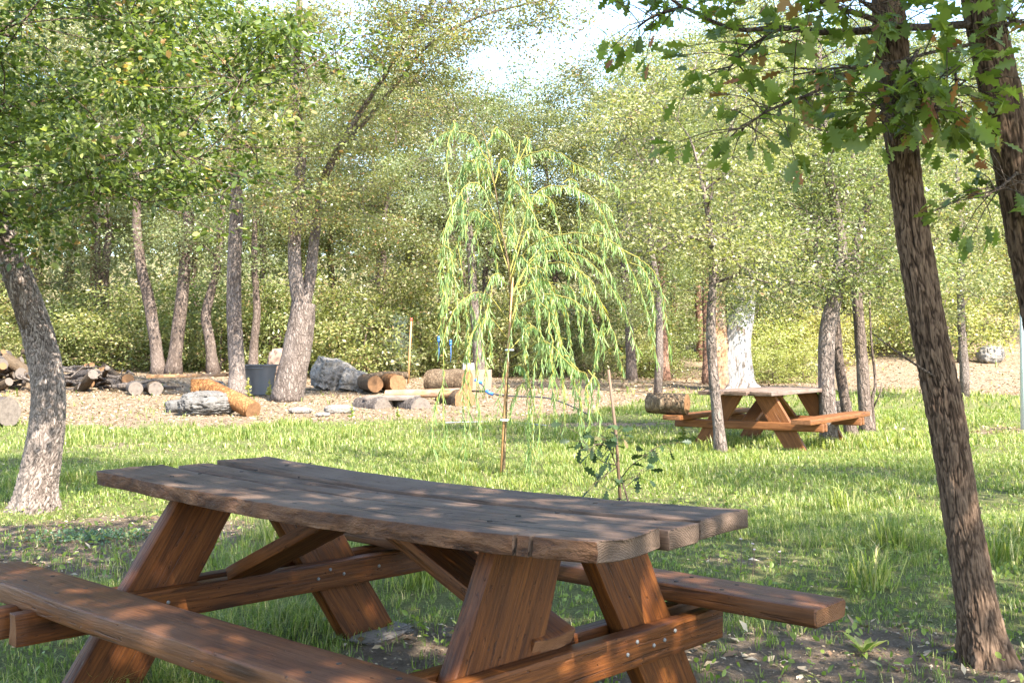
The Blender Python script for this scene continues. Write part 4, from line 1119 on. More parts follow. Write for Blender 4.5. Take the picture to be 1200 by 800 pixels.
def grow_limbs(tp, tr, cen, seed, twigs, spread):
    r = np.random.default_rng(seed); mb = MB(); nodes = tp.copy(); nr = tr.copy(); tips = []
    for ci in np.argsort(np.min(np.linalg.norm(cen[:, None] - tp[None], axis=2), axis=1)):
        c = cen[ci]; v = c - nodes; dd = np.linalg.norm(v, axis=1); kx = int(np.argmin(dd + 0.6 * np.maximum(0, -v[:, 2]))); a = nodes[kx]; L = dd[kx]
        r0 = max(0.008, min(nr[kx] * 0.7, 0.012 + 0.016 * L)); m = max(3, min(8, int(L / 0.35) + 2)); t = np.linspace(0, 1, m)[:, None]
        p = a + (c - a) * t + (np.array([0, 0, 0.15 * L]) + r.normal(size=3) * 0.06 * L) * (4 * t * (1 - t)) * 0.6
        rr = np.linspace(r0, max(0.005, r0 * 0.3), m); mb.tube(p, rr, 5, cap=False)
        nodes = np.vstack([nodes, p[1:]]); nr = np.concatenate([nr, rr[1:]]); tips.append(c)
        for q in range(twigs):
            e = c + r.normal(size=3) * spread * np.array([1, 1, 0.55]); mb.tube([c, (c + e) / 2, e], [0.006, 0.005, 0.003], 3, cap=False); tips.append(e)
    return mb, np.asarray(tips)
rt, cen, tp, tr_, o3 = fork_tree()
mb, tips = grow_limbs(tp, tr_, cen, 83, 4, 0.5)
link('limbs', mb.mesh('limbs', M['bark_grey']), rt)
c = link('crown', crown_mesh('crown', crown_leaves(tips, 46000, 0.075, 84, 0.20), T_DIAM, F_DIAM, M['autumn_leaf']), rt); c['kind'] = 'stuff'

px_tree('oak_tree', 'straight pale grey oak trunk just left of the grey tub', [(279, 466), (277, 420), (274, 360), (275, 300), (277, 240), (273, 180), (276, 100), (280, 0)], [10.5, 9.5, 8.8, 8.3, 8, 7, 5, 3],
        [(270, 60, 0, 90, 1.8, 60), (200, 120, 0.3, 70, 1.6, 50), (330, 170, 0.4, 45, 1.2, 40)], 60, 19000, 0.075, 90, 'bark_grey', 'pale_leaf', spread=0.32)

# young trees round the far table
px_tree('oak_tree', 'thin grey trunk in front of the left half of the orange table', [(845, 531), (841, 490), (836, 440), (833, 380), (836, 300), (826, 230), (812, 170)], [7.5, 6.5, 6, 5.6, 4.6, 2.8, 1],
        [(800, 250, 0.0, 85, 0.9, 65), (868, 322, -0.2, 42, 0.6, 26), (850, 130, 0.4, 90, 1.0, 75), (760, 150, 0.6, 60, 0.9, 60), (855, 300, -0.2, 60, 0.8, 40)], 90, 19000, 0.050, 100, 'bark_grey', 'pale_leaf', spread=0.17, tspread=0.35)
px_tree('oak_tree', 'stout spotted trunk in front of the right end of the orange table', [(974, 519), (970, 480), (968, 430), (971, 380), (982, 330), (985, 280), (970, 200), (960, 100), (960, 30)], [11.5, 10.5, 9.5, 10, 9, 7, 6, 5, 3],
        [(950, 290, -0.2, 95, 1.0, 60), (915, 350, -0.1, 42, 0.6, 30), (1000, 200, 0, 90, 1.0, 70), (920, 180, 0, 80, 1.0, 70), (960, 90, 0, 110, 1.2, 70), (1010, 320, 0.2, 60, 0.8, 40)], 120, 26000, 0.050, 110, 'bark_grey', 'pale_leaf', spread=0.18, tspread=0.36)
px_tree('oak_tree', 'leaning dark trunk behind the stump at the right end of the orange table', [(999, 512), (992, 480), (984, 430), (980, 390), (978, 340), (985, 260), (1000, 180)], [8, 6.5, 6, 6, 5, 4, 2],
        [(1040, 190, 0.8, 60, 0.9, 55), (900, 330, 0.6, 55, 0.8, 40), (1020, 110, 0.6, 60, 0.9, 50)], 50, 12500, 0.052, 120, 'bark_dark', 'pale_leaf', spread=0.19, tspread=0.36)
px_tree('oak_tree', 'forked dark trunk just right of the orange table', [(1016, 506), (1013, 470), (1010, 420), (1006, 370), (1003, 330), (1005, 280), (1030, 200)], [8, 7.5, 7, 6.5, 6, 5, 3],
        [(1055, 330, 0.4, 60, 0.8, 45), (1060, 240, 0.6, 70, 1.0, 60), (1110, 280, 1.0, 55, 0.9, 50), (1140, 200, 1.2, 60, 1.0, 60)], 70, 16000, 0.052, 130, 'bark_dark', 'pale_leaf', spread=0.19, tspread=0.36)
mb = MB(); p = at(1025, 506); mb.tube(catmull([(p.x, p.y, p.z - 0.05), tuple(P(1022, 470, p.y)), tuple(P(1026, 448, p.y)), tuple(P(1021, 400, p.y)), tuple(P(1019, 350, p.y))], 14), np.linspace(0.035, 0.012, 14), 7); mb.tube([P(1023, 478, p.y), P(1031, 462, p.y - 0.05), P(1033, 448, p.y - 0.1)], [0.018, 0.012, 0.006], 6)
tagit(link('bare_sapling', mb.mesh('bare_sapling', M['bark_dark'])), 'thin bare forked stem right of the forked dark trunk', 'sapling')

# tree just outside the right edge, out of view, placed to shade the lawn
make_tree('oak_tree', 'leafy oak standing just outside the right edge of the lawn', [Vector((6.3, 6.9, gz(6.3, 6.9))), Vector((6.2, 6.9, 1.5)), Vector((6.0, 6.8, 3.0)), Vector((5.9, 6.8, 4.4))], [0.14, 0.12, 0.09, 0.04],
          [((5.5, 6.5, 3.9), (1.7, 0.9, 0.8)), ((6.8, 6.9, 4.3), (1.5, 1.2, 0.8))], 50, 9000, 0.075, 140, 'bark_dark', 'oak_leaf', spread=0.20, tspread=0.4)

# broken white trunk with split slab
def white_snag():
    b = at(866, 457); d = b.y; k = d / F; o3 = np.array(tuple(b))
    rt = root('dead_tree', 'broken bleached white tree trunk with a split orange slab behind the orange table', 'dead tree', tuple(b))
    pts = catmull([np.array(P(*q)) - o3 for q in ((866, 460, d), (865, 440, d), (863, 410, d), (866, 380, d), (869, 358, d), (872, 345, d), (874, 332, d))], 40)
    th_ = np.arange(28) / 28 * 2 * math.pi
    rr = np.interp(np.linspace(0, 1, 40), [0, 0.12, 0.4, 0.75, 1], [26, 19, 16, 15, 12]) * k
    V = np.zeros((40, 28, 3))
    for i in range(40):
        q = rr[i] * (1 + (fbm(np.cos(th_) * 1.6, np.sin(th_) * 1.6, np.full(28, i * 0.09), 7) - 0.5) * 0.5)
        V[i] = pts[i] + np.stack([q * np.cos(th_), q * np.sin(th_), np.zeros(28)], -1)
    V[-3:, :, 2] += (hash3(np.arange(28), np.arange(28) * 0, np.arange(28) * 0, 5) - 0.5)[None] * 0.9
    i, j = np.meshgrid(np.arange(39), np.arange(28), indexing='ij')
    Q = np.stack([i * 28 + j, i * 28 + (j + 1) % 28, (i + 1) * 28 + (j + 1) % 28, (i + 1) * 28 + j], -1).reshape(-1, 4)
    me = mesh('trunk', V.reshape(-1, 3), Q, M['white_wood'], None, True)
    link('trunk', me, rt)
    sl_ = [np.array(P(*q)) - o3 for q in ((850, 458, d - 0.3), (847, 410, d - 0.3), (843, 370, d - 0.25), (840, 342, d - 0.2))]
    m, L = frame_mat(sl_[0], sl_[-1], (0.3, -1, 0))
    link('split_slab', board(L, 0.40, 0.16, 9, (0.05, 0.05), 24, 0.01, 0.02, mats=[M['split_wood'], M['split_wood']]), rt, m)
    mb = MB(); mb.tube(catmull([np.array(P(*q)) - o3 for q in ((872, 345, d), (880, 328, d + 0.2), (888, 312, d + 0.4))], 8), np.linspace(0.14, 0.05, 8), 8); link('limb', mb.mesh('limb', M['white_wood']), rt)
    for a_ in (0.3, 2.0, 4.0, 5.2):
        mb = MB(); mb.tube([(0.2 * math.cos(a_), 0.2 * math.sin(a_), 0.25), (0.5 * math.cos(a_), 0.5 * math.sin(a_), 0.08), (0.85 * math.cos(a_), 0.85 * math.sin(a_), -0.05)], [0.16, 0.12, 0.04], 7); link('root', mb.mesh('root', M['white_wood']), rt)
white_snag()

# trunks of the woods behind the clearing: (px base, px path..., radii px, label, bark)
back = [
    ([(186, 436), (182, 400), (174, 350), (165, 310), (160, 250), (165, 150)], [8, 7, 7, 6, 5, 3], 'dark trunk leaning left behind the long plank bench', 'bark_dark'),
    ([(203, 436), (207, 400), (213, 350), (217, 305), (222, 230), (220, 130)], [9, 8, 7.5, 7, 6, 3], 'dark trunk leaning right beside the left-leaning dark trunk', 'bark_dark'),
    ([(250, 432), (246, 400), (241, 370), (248, 340), (255, 310), (262, 230)], [7, 6, 6, 5, 4.5, 3], 'crooked dark trunk left of the straight pale grey trunk', 'bark_dark'),
    ([(296, 432), (298, 400), (301, 370), (300, 340), (298, 300), (300, 220)], [6, 5, 4.5, 4, 4, 2], 'thin dark trunk between the straight pale trunk and the two-stemmed oak', 'bark_dark'),
    ([(114, 430), (113, 390), (115, 340), (114, 300), (116, 220)], [5, 5, 4.5, 4, 2], 'thin dark trunk at the woodland edge behind the wood pile', 'bark_dark'),
    ([(562, 436), (560, 400), (556, 360), (552, 300), (545, 220)], [8, 6.5, 5.5, 5, 3], 'pale trunk behind the willow', 'bark_grey'),
    ([(777, 437), (776, 400), (774, 360), (775, 320), (772, 250), (770, 170)], [8, 6.5, 6.5, 6, 5, 3], 'reddish brown trunk in the shade right of the willow', 'bark_red'),
    ([(741, 437), (738, 400), (736, 360), (730, 300), (725, 220)], [6, 5.5, 5, 4.5, 3], 'dark shaded trunk right behind the willow', 'bark_dark'),
    ([(828, 450), (828, 400), (827, 350), (826, 300), (826, 200), (826, 100)], [5, 4.5, 4.2, 3.6, 2.4, 1], 'slim reddish trunk left of the bleached dead tree', 'bark_red'),
    ([(937, 434), (932, 410), (929, 385), (926, 340), (930, 270)], [5, 4, 4, 3.5, 2], 'small dark trunk on the bank above the two dark rocks', 'bark_dark'),
    ([(1126, 425), (1127, 395), (1128, 370), (1124, 330), (1130, 260)], [4, 3, 3, 3, 2], 'thin trunk on the bank right of the brown fissured trunk', 'bark_dark'),
    ([(20, 430), (18, 380), (22, 320), (15, 250)], [5, 4, 4, 2], 'thin trunk in the woods behind the far left of the wood pile', 'bark_dark'),
]
wi = 0
for k_, (pts, rad, lab, bm_) in enumerate(back):
    r = np.random.default_rng(900 + k_)
    tx_, ty_ = pts[-1]
    ells = [(tx_ + r.normal(0, 25), ty_ - 20 + r.normal(0, 25), r.normal(0, 0.6), r.uniform(60, 85), 1.8, r.uniform(50, 75)), (tx_ + r.normal(0, 60), ty_ + 60, r.normal(0, 0.8), 60, 1.6, 45), (tx_ + r.normal(0, 50), ty_ - 90, 0.5, 70, 1.8, 60)]
    px_tree('oak_tree', lab, pts, rad, ells, 40, 12000, 0.095, 910 + k_ * 7, bm_, 'wood_leaf' if k_ not in (6, 10) else 'autumn_leaf', spread=0.30, twigs=3, depth=(34.6 if k_ in (0, 1, 2, 3, 5, 6, 7) else None))

# small broken snag
p = at(394, 437); d = p.y; mb = MB(); o3 = np.array(tuple(p))
rt = root('dead_tree', 'short leaning dead stem with a pale broken top behind the big angular boulder', 'dead tree', tuple(p))
mb.tube(catmull([np.array(P(*q)) - o3 for q in ((394, 437, d), (399, 410, d), (405, 385, d), (409, 360, d))], 10), np.array([5, 4.5, 4, 3.8, 3.6, 3.5, 3.5, 3.5, 4, 4]) * d / F, 8); link('trunk', mb.mesh('trunk', M['bark_red']), rt)
mb = MB(); mb.tube([np.array(P(*q)) - o3 for q in ((407, 372, d - 0.12), (411, 358, d - 0.12), (416, 347, d - 0.1))], [0.06, 0.16, 0.05], 7); link('broken_top', mb.mesh('broken_top', M['white_wood']), rt)

# ------------------------------------------------------------------ woods behind: shared crowns copied
def proto_tree(seed, lmat, bmat, h=13.0, w=2.9, n=28000, ls=0.100, shrub=False):
    rt = root('oak_tree' if not shrub else 'bush', 'tmp', 'tree')
    r = np.random.default_rng(seed)
    if shrub:
        tp = np.array([(0, 0, -0.1), (0.05, 0, 0.4), (0, 0.05, 1.0), (0.1, 0, 1.6)]); trr = np.array([0.06, 0.05, 0.035, 0.015])
        ells = [((0, 0, 1.0), (1.5, 1.3, 0.9)), ((0.7, 0.2, 1.9), (0.9, 0.9, 0.8)), ((-0.7, 0, 1.5), (0.9, 0.9, 0.9)), ((0, 0, 0.5), (1.7, 1.2, 0.5))]
    else:
        z = np.linspace(-0.2, h * 0.85, 9); tp = np.stack([np.cumsum(r.normal(0, 0.12, 9)), np.cumsum(r.normal(0, 0.12, 9)), z], -1); tp[:, :2] -= tp[0, :2]
        trr = np.linspace(0.17, 0.03, 9)
        ells = [((r.normal(0, 0.7), r.normal(0, 0.7), h * f), (w * s, w * s, h * 0.15)) for f, s in ((0.35, 0.85), (0.5, 1.0), (0.65, 0.95), (0.8, 0.75), (0.93, 0.45))]
    cen = blob_centres(ells, 105 if not shrub else 34, r)
    mb, tips = grow(tp, trr, cen, seed, 0.5, twigs=3, spread=0.55 if not shrub else 0.35, trunk_sides=8)
    link('trunk' if not shrub else 'stems', mb.mesh('trunk', M[bmat]), rt)
    c = link('crown' if not shrub else 'foliage', crown_mesh('crown', crown_leaves(tips, n, ls, seed + 1, 0.27 if not shrub else 0.22), T_DIAM, F_DIAM, M[lmat]), rt); c['kind'] = 'stuff'
    return rt

def copy_tree(o):
    c = o.copy(); COL.objects.link(c)
    for ch in o.children:
        q = ch.copy(); COL.objects.link(q); q.parent = c
    return c

protos = [proto_tree(1001, 'wood_leaf', 'bark_dark', 13, 3.0), proto_tree(1002, 'pale_leaf', 'bark_grey', 13, 2.9), proto_tree(1003, 'autumn_leaf', 'bark_dark', 12, 3.0), proto_tree(1004, 'wood_leaf', 'bark_red', 14.5, 2.7)]
protos.append(proto_tree(1005, 'pale_leaf', 'bark_grey', 13, 2.9, 34000, 0.085))
r = np.random.default_rng(31)
# (px centre, depth, kind, scale)
row = [(75, 49, 0, 1.7), (165, 52, 0, 1.6), (-20, 47, 0, 1.6), (-60, 40, 0, 1.3), (40, 44, 2, 1.4), (130, 41, 0, 1.35), (215, 46, 1, 1.15), (300, 42, 2, 1.1), (380, 45, 0, 1.15), (455, 41, 2, 1.0), (472, 52, 0, 1.25), (527, 53, 2, 1.2), (510, 47, 0, 1.12), (565, 44, 2, 1.08), (600, 45, 2, 0.98), (655, 44, 0, 0.95), (712, 47, 0, 1.05), (765, 40, 1, 1.0), (820, 44, 3, 1.05), (880, 48, 1, 1.2), (960, 43, 1, 1.05), (1040, 50, 0, 1.1), (1110, 38, 1, 0.95), (1180, 42, 0, 1.0), (1260, 38, 1, 1.0), (1350, 44, 0, 1.1),
       (0, 56, 0, 1.6), (110, 58, 3, 1.5), (230, 57, 0, 1.3), (350, 60, 3, 1.3), (450, 58, 0, 1.25), (540, 62, 0, 1.25), (625, 64, 0, 1.08), (700, 62, 0, 1.08), (790, 60, 3, 1.25), (900, 62, 0, 1.3), (1010, 60, 3, 1.2), (1120, 58, 0, 1.2), (1230, 56, 3, 1.2), (-120, 50, 2, 1.1), (-200, 44, 0, 1.1), (1450, 48, 3, 1.1),
       (770, 27, 4, 0.70), (860, 30, 4, 0.9), (1130, 25, 4, 0.68)]
zone_lab = {0: 'dull green oak in the dense woods behind the clearing', 1: 'pale bright green tree in the woods behind the orange table', 2: 'yellowing oak in the woods behind the clearing', 3: 'tall slender tree in the woods behind the clearing', 4: 'pale fine-leaved tree rising just behind the orange table'}
used = set()
def place(px):
    for lim, w_ in ((-90, 'beyond the left edge of the clearing'), (20, 'behind the leaning plated oak'), (95, 'behind the middle of the wood pile'), (160, 'behind the right end of the wood pile'), (245, 'behind the pair of dark leaning trunks'), (322, 'behind the grey tub'), (400, 'behind the two-stemmed oak'), (445, 'behind the big grey boulder'), (495, 'behind the tall orange stake'),
                    (550, 'left of the weeping willow'), (612, 'right behind the weeping willow'), (680, 'just right of the weeping willow'), (735, 'left of the reddish brown trunk'), (790, 'behind the reddish brown trunk'), (845, 'left of the bleached dead trunk'), (905, 'behind the bleached dead trunk'), (985, 'behind the right half of the orange table'), (1060, 'behind the forked dark trunk'), (1110, 'behind the brown fissured trunk'), (1160, 'right of the brown fissured trunk'), (1230, 'near the grey pole'), (9999, 'beyond the right edge of the lawn')):
        if px < lim: return w_
for px, d, k_, s_ in row:
    o = protos[k_] if k_ not in used else copy_tree(protos[k_])
    used.add(k_)
    x = P(px, 400, d).x
    o.location = (x, d, gz(x, d) - 0.1); o.rotation_euler = (0, 0, r.uniform(0, 6.28)); o.scale = (s_ * r.uniform(0.9, 1.1), s_ * r.uniform(0.9, 1.1), s_)
    tagit(o, ('distant ' if d > 52 else '') + zone_lab[k_].split(' in ')[0].split(' rising')[0] + ' ' + place(px), 'tree', zone_lab[k_].replace('oak', 'oaks').replace('tree', 'trees'))

# bushes along the woodland edge
bp = [proto_tree(1101, 'bush_leaf', 'twig', n=4200, ls=0.115, shrub=True), proto_tree(1102, 'bush_leaf', 'twig', n=4200, ls=0.10, shrub=True), proto_tree(1103, 'yellow_bush', 'twig', n=4200, ls=0.10, shrub=True)]
bl = {0: 'leafy green bush in the undergrowth at the woodland edge', 1: 'dense small-leaved bush in the undergrowth at the woodland edge', 2: 'yellow green bush on the sunny bank behind the orange table'}
used = set(); r = np.random.default_rng(32)
B = [(px + r.normal(0, 8), 36.6 + r.uniform(-1.0, 3.0), int(r.random() < 0.5), r.uniform(0.8, 1.25)) for px in range(-110, 480, 34)]
B += [(px + r.normal(0, 8), 39 + r.uniform(-1, 3), int(r.random() < 0.5), r.uniform(1.0, 1.6)) for px in range(-110, 800, 42)]
B += [(px + r.normal(0, 6), 36.5 + r.uniform(-0.8, 2), int(r.random() < 0.5), r.uniform(0.5, 0.8)) for px in range(470, 820, 40)]
B += [(px + r.normal(0, 6), 35 + r.uniform(0, 6), 2, r.uniform(0.7, 1.2)) for px in range(880, 1190, 32)]
B += [(px, 33, 2, 0.6) for px in (905, 940)]
B += [(px + r.normal(0, 8), 46 + r.uniform(-1, 3), 2 if px > 850 else 0, r.uniform(1.2, 1.7)) for px in range(840, 1300, 48)]
for px, d, k_, s_ in B:
    o = bp[k_] if k_ not in used else copy_tree(bp[k_]); used.add(k_)
    x = P(px, 400, d).x
    o.location = (x, d, gz(x, d) - 0.08); o.rotation_euler = (0, 0, r.uniform(0, 6.28)); o.scale = (s_, s_, s_ * r.uniform(0.8, 1.2))
    tagit(o, ('tall ' if s_ > 1.25 else 'low ' if s_ < 0.85 else '') + bl[k_].split(' in ')[0].split(' on ')[0] + ' ' + place(px) + (', second row' if d > 39.5 else ''), 'bush', ('leafy green bushes', 'small-leaved bushes', 'yellow green bushes')[k_] + ' at the woodland edge')

# far wooded hillside as one mass
r = np.random.default_rng(33); n = 60000
y = 66 + 60 * r.random(n) ** 1.3; x = (r.random(n) * 2 - 1) * (0.62 * y + 12)
hgt = (3.5 + 6 * fbm(x * 0.22, y * 0.22, 0, 5)) * (0.75 + 0.25 * np.abs(x) / 30)
z = ground_z(x, y) + hgt * r.random(n) ** 0.6
V, Fs, t = leaf_arrays(np.stack([x, y, z], -1), rnd_dirs(n, 0, r), rnd_dirs(n, 0.8, r), 0.55 * (0.6 + 0.8 * r.random(n)), T_DIAM, F_DIAM, r.random(n) * 0.99)
tagit(link('far_woods', mesh('far_woods', V, Fs, M['wood_leaf'], t)), 'wooded hillside seen through the trees behind the clearing', 'woods', None, 'stuff')

# ------------------------------------------------------------------ willow
def willow():
    b = at(590, 557); d = b.y; o3 = np.array(tuple(b)); k = d / F
    rt = root('willow_tree', 'young weeping willow with bright drooping leaves in the middle of the lawn', 'tree', tuple(b))
    r = np.random.default_rng(44)
    L_ = lambda q: np.array(P(q[0], q[1], d + (q[2] if len(q) > 2 else 0))) - o3
    trunk = catmull([L_(q) for q in ((590, 562), (592, 500), (595, 430), (598, 370), (597, 320), (588, 270), (580, 220), (570, 170), (563, 148))], 40)
    mb = MB(); mb.tube(trunk, np.interp(np.linspace(0, 1, 40), [0, 0.5, 1], [0.016, 0.010, 0.003]), 8)
    link('trunk', mb.mesh('trunk', M['willow_bark']), rt)
    arcs = [[(588, 270), (600, 200, -.2), (640, 175, -.3), (690, 195, -.4), (728, 218, -.4)],
            [(597, 320), (625, 230, .3), (660, 215, .4), (700, 235, .5), (720, 290, .5)],
            [(580, 220), (560, 165, -.2), (530, 150, -.3), (508, 165, -.3)],
            [(570, 170), (585, 150, .1), (605, 160, .2), (625, 195, .2)],
            [(583, 240), (555, 190, .3), (535, 205, .4), (528, 260, .4)],
            [(590, 280), (560, 215, -.3), (530, 240, -.5), (518, 300, -.5), (517, 335, -.5)],
            [(597, 330), (625, 285, -.2), (680, 275, -.4), (725, 290, -.5), (750, 340, -.5), (765, 425, -.5)],
            [(598, 350), (630, 300, .2), (680, 300, .3), (725, 345, .4), (750, 415, .4)],
            [(598, 360), (640, 310, -.4), (680, 325, -.7), (712, 380, -.8), (728, 440, -.8)],
            [(598, 380), (570, 345, -.2), (540, 355, -.4), (524, 400, -.5), (520, 480, -.5), (520, 525, -.5)],
            [(597, 400), (570, 370, -.3), (548, 395, -.5), (537, 450, -.6), (535, 550, -.6)],
            [(598, 400), (620, 350, -.3), (650, 370, -.5), (672, 420, -.5), (690, 475, -.5)],
            [(597, 410), (625, 385, .3), (650, 410, .4), (665, 470, .4)],
            [(598, 380), (615, 330, .4), (640, 340, .6), (652, 400, .6), (655, 470, .6)],
            [(597, 420), (640, 400, -.5), (670, 425, -.7), (700, 440, -.8), (703, 465, -.8)],
            [(590, 290), (610, 235, .1), (640, 240, .2), (655, 300, .3), (660, 350, .3)],
            [(597, 320), (575, 260, .4), (555, 275, .5), (550, 340, .5), (551, 400, .5)],
            [(586, 260), (600, 215, -.4), (615, 240, -.5), (622, 310, -.5), (625, 400, -.5)],
            [(597, 335), (610, 300, -.3), (625, 330, -.5), (632, 420, -.5), (630, 530, -.5)],
            [(597, 350), (585, 320, -.3), (573, 350, -.5), (568, 430, -.5), (572, 520, -.5)],
            [(598, 390), (606, 370, -.2), (615, 400, -.3), (617, 470, -.3), (613, 545, -.3)],
            [(597, 330), (620, 270, .1), (660, 290, .2), (690, 340, .2), (700, 400, .2)],
            [(580, 215), (590, 185, .3), (602, 205, .4), (606, 270, .4)],
            [(575, 190), (560, 175, .4), (548, 200, .5), (545, 260, .5)],
            [(597, 340), (640, 330, .5), (665, 360, .7), (675, 430, .7)],
            [(597, 325), (600, 270, -.5), (612, 275, -.8), (620, 340, -.9), (600, 480, -.9)],
            [(598, 360), (650, 345, -.2), (690, 365, -.3), (700, 420, -.3)],
            [(597, 430), (612, 430, -.2), (622, 470, -.3), (620, 590, -.3)],
            [(598, 345), (640, 285, .6), (700, 300, .8), (735, 360, .9)],
            [(588, 270), (555, 250, .2), (535, 300, .3), (530, 370, .3)]]
    st = MB(); C = []; D = []; N = []; S = []
    paths = [[L_(q) for q in a] for a in arcs]
    for q in range(52):                  # finer shoots that leave the main ones and hang
        a = catmull(paths[r.integers(len(arcs))], 46); i = r.integers(14, 34); p0 = a[i]; out = (a[i + 1] - a[i]) * 4 + r.normal(size=3) * 0.10; Ld = r.uniform(0.25, 0.8)
        paths.append([p0, p0 + out + np.array([0, 0, 0.02]), p0 + out * 1.5 + np.array([0, 0, -0.35 * Ld]), p0 + out * 1.7 + np.array([0, 0, -Ld])])
    for a in paths:
        p = catmull(a, 46)
        p[8:] += np.cumsum(r.normal(size=(38, 3)) * np.array([0.007, 0.007, 0.004]), axis=0)
        st.tube(p, np.linspace(0.006, 0.0016, 46), 5, cap=False)
        seg = np.linalg.norm(np.diff(p, axis=0), axis=1).sum()
        nl = int(seg / 0.0155)
        ts = np.linspace(0.16, 1.0, nl) * 45
        for q, t in enumerate(ts):
            i = min(44, int(t)); f = t - i; c = p[i] * (1 - f) + p[min(45, i + 1)] * f
            tn = p[i + 1] - p[i]; tn /= np.linalg.norm(tn) + 1e-9
            sd = np.array([r.normal(), r.normal(), 0]) * 0.34
            dd = tn * 0.30 + np.array([0, 0, -1.0]) + sd * 0.8
            C.append(c); D.append(dd); N.append(r.normal(size=3) + np.array([0.2, -0.8, 0.3])); S.append(r.uniform(0.055, 0.125))
    link('branch', st.mesh('branch', M['willow_stem']), rt)
    C = np.array(C); D = np.array(D); N = np.array(N); S = np.array(S); n = len(C); print('willow leaves', n)
    o = np.argsort(C[:, 1] - 2.2 * S)
    sel = o[:300]; rest = o[300:]
    single_leaves(rt, C[sel], D[sel], N[sel], S[sel], T_WIL, F_OVAL, M['willow_leaf'], 4)
    c = link('foliage', crown_mesh('foliage', (C[rest], D[rest], N[rest], S[rest], r.random(len(rest)) * 0.99), T_WIL, F_OVAL, M['willow_leaf']), rt); c['kind'] = 'stuff'
    # its stake
    mb = MB(); s0 = at(586, 557)
    mb.tube([(s0.x, s0.y - 0.03, s0.z - 0.1), tuple(P(592, 460, d - 0.045)), tuple(P(601, 325, d - 0.045))], [0.011, 0.010, 0.008], 8)
    rs = root('stake', 'orange wooden stake tied to the willow trunk', 'stake', (s0.x, s0.y - 0.03, s0.z))
    me = mb.mesh('stick', M['stake']); me.transform(Matrix.Translation((-s0.x, -s0.y + 0.03, -s0.z))); link('stick', me, rs)
    for yy in (492, 410):
        q = P(591 if yy > 450 else 597, yy, d - 0.03); mb = MB()
        mb.tube([(q.x - rs.location.x + 0.036 * math.cos(t), q.y - rs.location.y + 0.045 * math.sin(t), q.z - rs.location.z) for t in np.linspace(0, 2 * math.pi, 14)], 0.010, 6, cap=False)
        link('tie', mb.mesh('tie', M['tie']), rs)
    return d
WD = willow()

# blue beads hanging by the willow and hoses on the ground
for k_, (px, py, lab) in enumerate(((514, 396, 'left blue plastic peg hanging on the willow'), (528, 400, 'right blue plastic peg hanging on the willow'))):
    q = P(px, py, WD - 0.4); mb = MB()
    for z in (0, -0.025):
        mb.tube([(0, 0, z + 0.02), (0, 0, z + 0.012), (0, 0, z), (0, 0, z - 0.012), (0, 0, z - 0.02)], [0.003, 0.011, 0.014, 0.011, 0.003], 8)
    mb.tube([(0, 0, 0.0), (0.004, 0, -0.12), (0.0, 0, -0.2)], [0.004, 0.004, 0.003], 5)
    o = link('peg', mb.mesh('peg', M['blue'])); o.location = q; tagit(o, lab, 'peg')
hp = [P(557, 444, 19.5), P(566, 452, 19.4), P(572, 460, 19.3), P(600, 464, 19), P(640, 466, 18.6), P(668, 475, 18.2), P(692, 487, 18.0)]
rt = root('hose', 'thin black hose with blue joints looping behind the willow', 'hose', hp[0]); mb = MB()
mb.tube(catmull(lo(hp, hp[0]), 40), 0.013, 6); link('tube', mb.mesh('tube', M['hose']), rt)
for q in (P(560, 447, 19.4), P(573, 460, 19.25)):
    mb = MB(); v = np.array(q - hp[0]); mb.tube([v - np.array([0.06, 0, -0.04]), v, v + np.array([0.08, 0, -0.03])], [0.03, 0.034, 0.03], 8); link('joint', mb.mesh('joint', M['blue']), rt)
hp = [at(520, 497), at(550, 496), at(590, 496), at(640, 500)]
mb = MB(); mb.tube(catmull([(q.x, q.y, q.z + 0.025) for q in hp], 30), 0.010, 6); tagit(link('hose', mb.mesh('hose', M['pale_hose'])), 'pale grey hose lying across the grass behind the willow', 'hose')

# stake with a red tip and the small blue-green conifer beside it
p = at(478, 450); d = p.y; mb = MB(); a = P(482, 376, d); rt = root('stake', 'tall orange stake with a red tip standing behind the log seats', 'stake', tuple(p))
mb.tube([(0, 0, -0.1), tuple(np.array(a - p) * 0.5), tuple(a - p)], [0.035, 0.033, 0.03], 8); link('stick', mb.mesh('stick', M['stake']), rt)
mb = MB(); mb.tube([tuple((a - p) * 1.0), tuple((a - p) * 1.045)], [0.036, 0.034], 8); link('tip', mb.mesh('tip', M['red']), rt)
p = at(470, 446); d = p.y + 1.2; q = Vector((P(468, 440, d).x, d, 0)); q.z = gz(q.x, q.y)
rt = root('conifer_sapling', 'small blue green conifer beside the tall orange stake', 'sapling', q); r = np.random.default_rng(3); mb = MB(); mb.tube([(0, 0, -0.05), (0, 0, 1.0), (0.05, 0, 2.1)], [0.05, 0.03, 0.006], 6); C = []
for z in np.linspace(0.25, 2.0, 24):
    for s in range(4):
        an = r.uniform(0, 6.28); L = 0.75 * (1 - z / 2.3) + 0.1; e = np.array([math.cos(an) * L, math.sin(an) * L, z + 0.15]); mb.tube([(0, 0, z), tuple(e)], [0.012, 0.004], 3, cap=False)
        C += [np.array([0, 0, z]) * (1 - t) + e * t + r.normal(size=3) * 0.05 for t in np.linspace(0.15, 1, 26)]
link('trunk', mb.mesh('trunk', M['twig']), rt); C = np.array(C); n = len(C)
c = link('foliage', crown_mesh('foliage', (C, rnd_dirs(n, 0.2, r), rnd_dirs(n, 0.6, r), np.full(n, 0.11), r.random(n) * 0.99), T_WIL, F_OVAL, M['blue_leaf']), rt); c['kind'] = 'stuff'

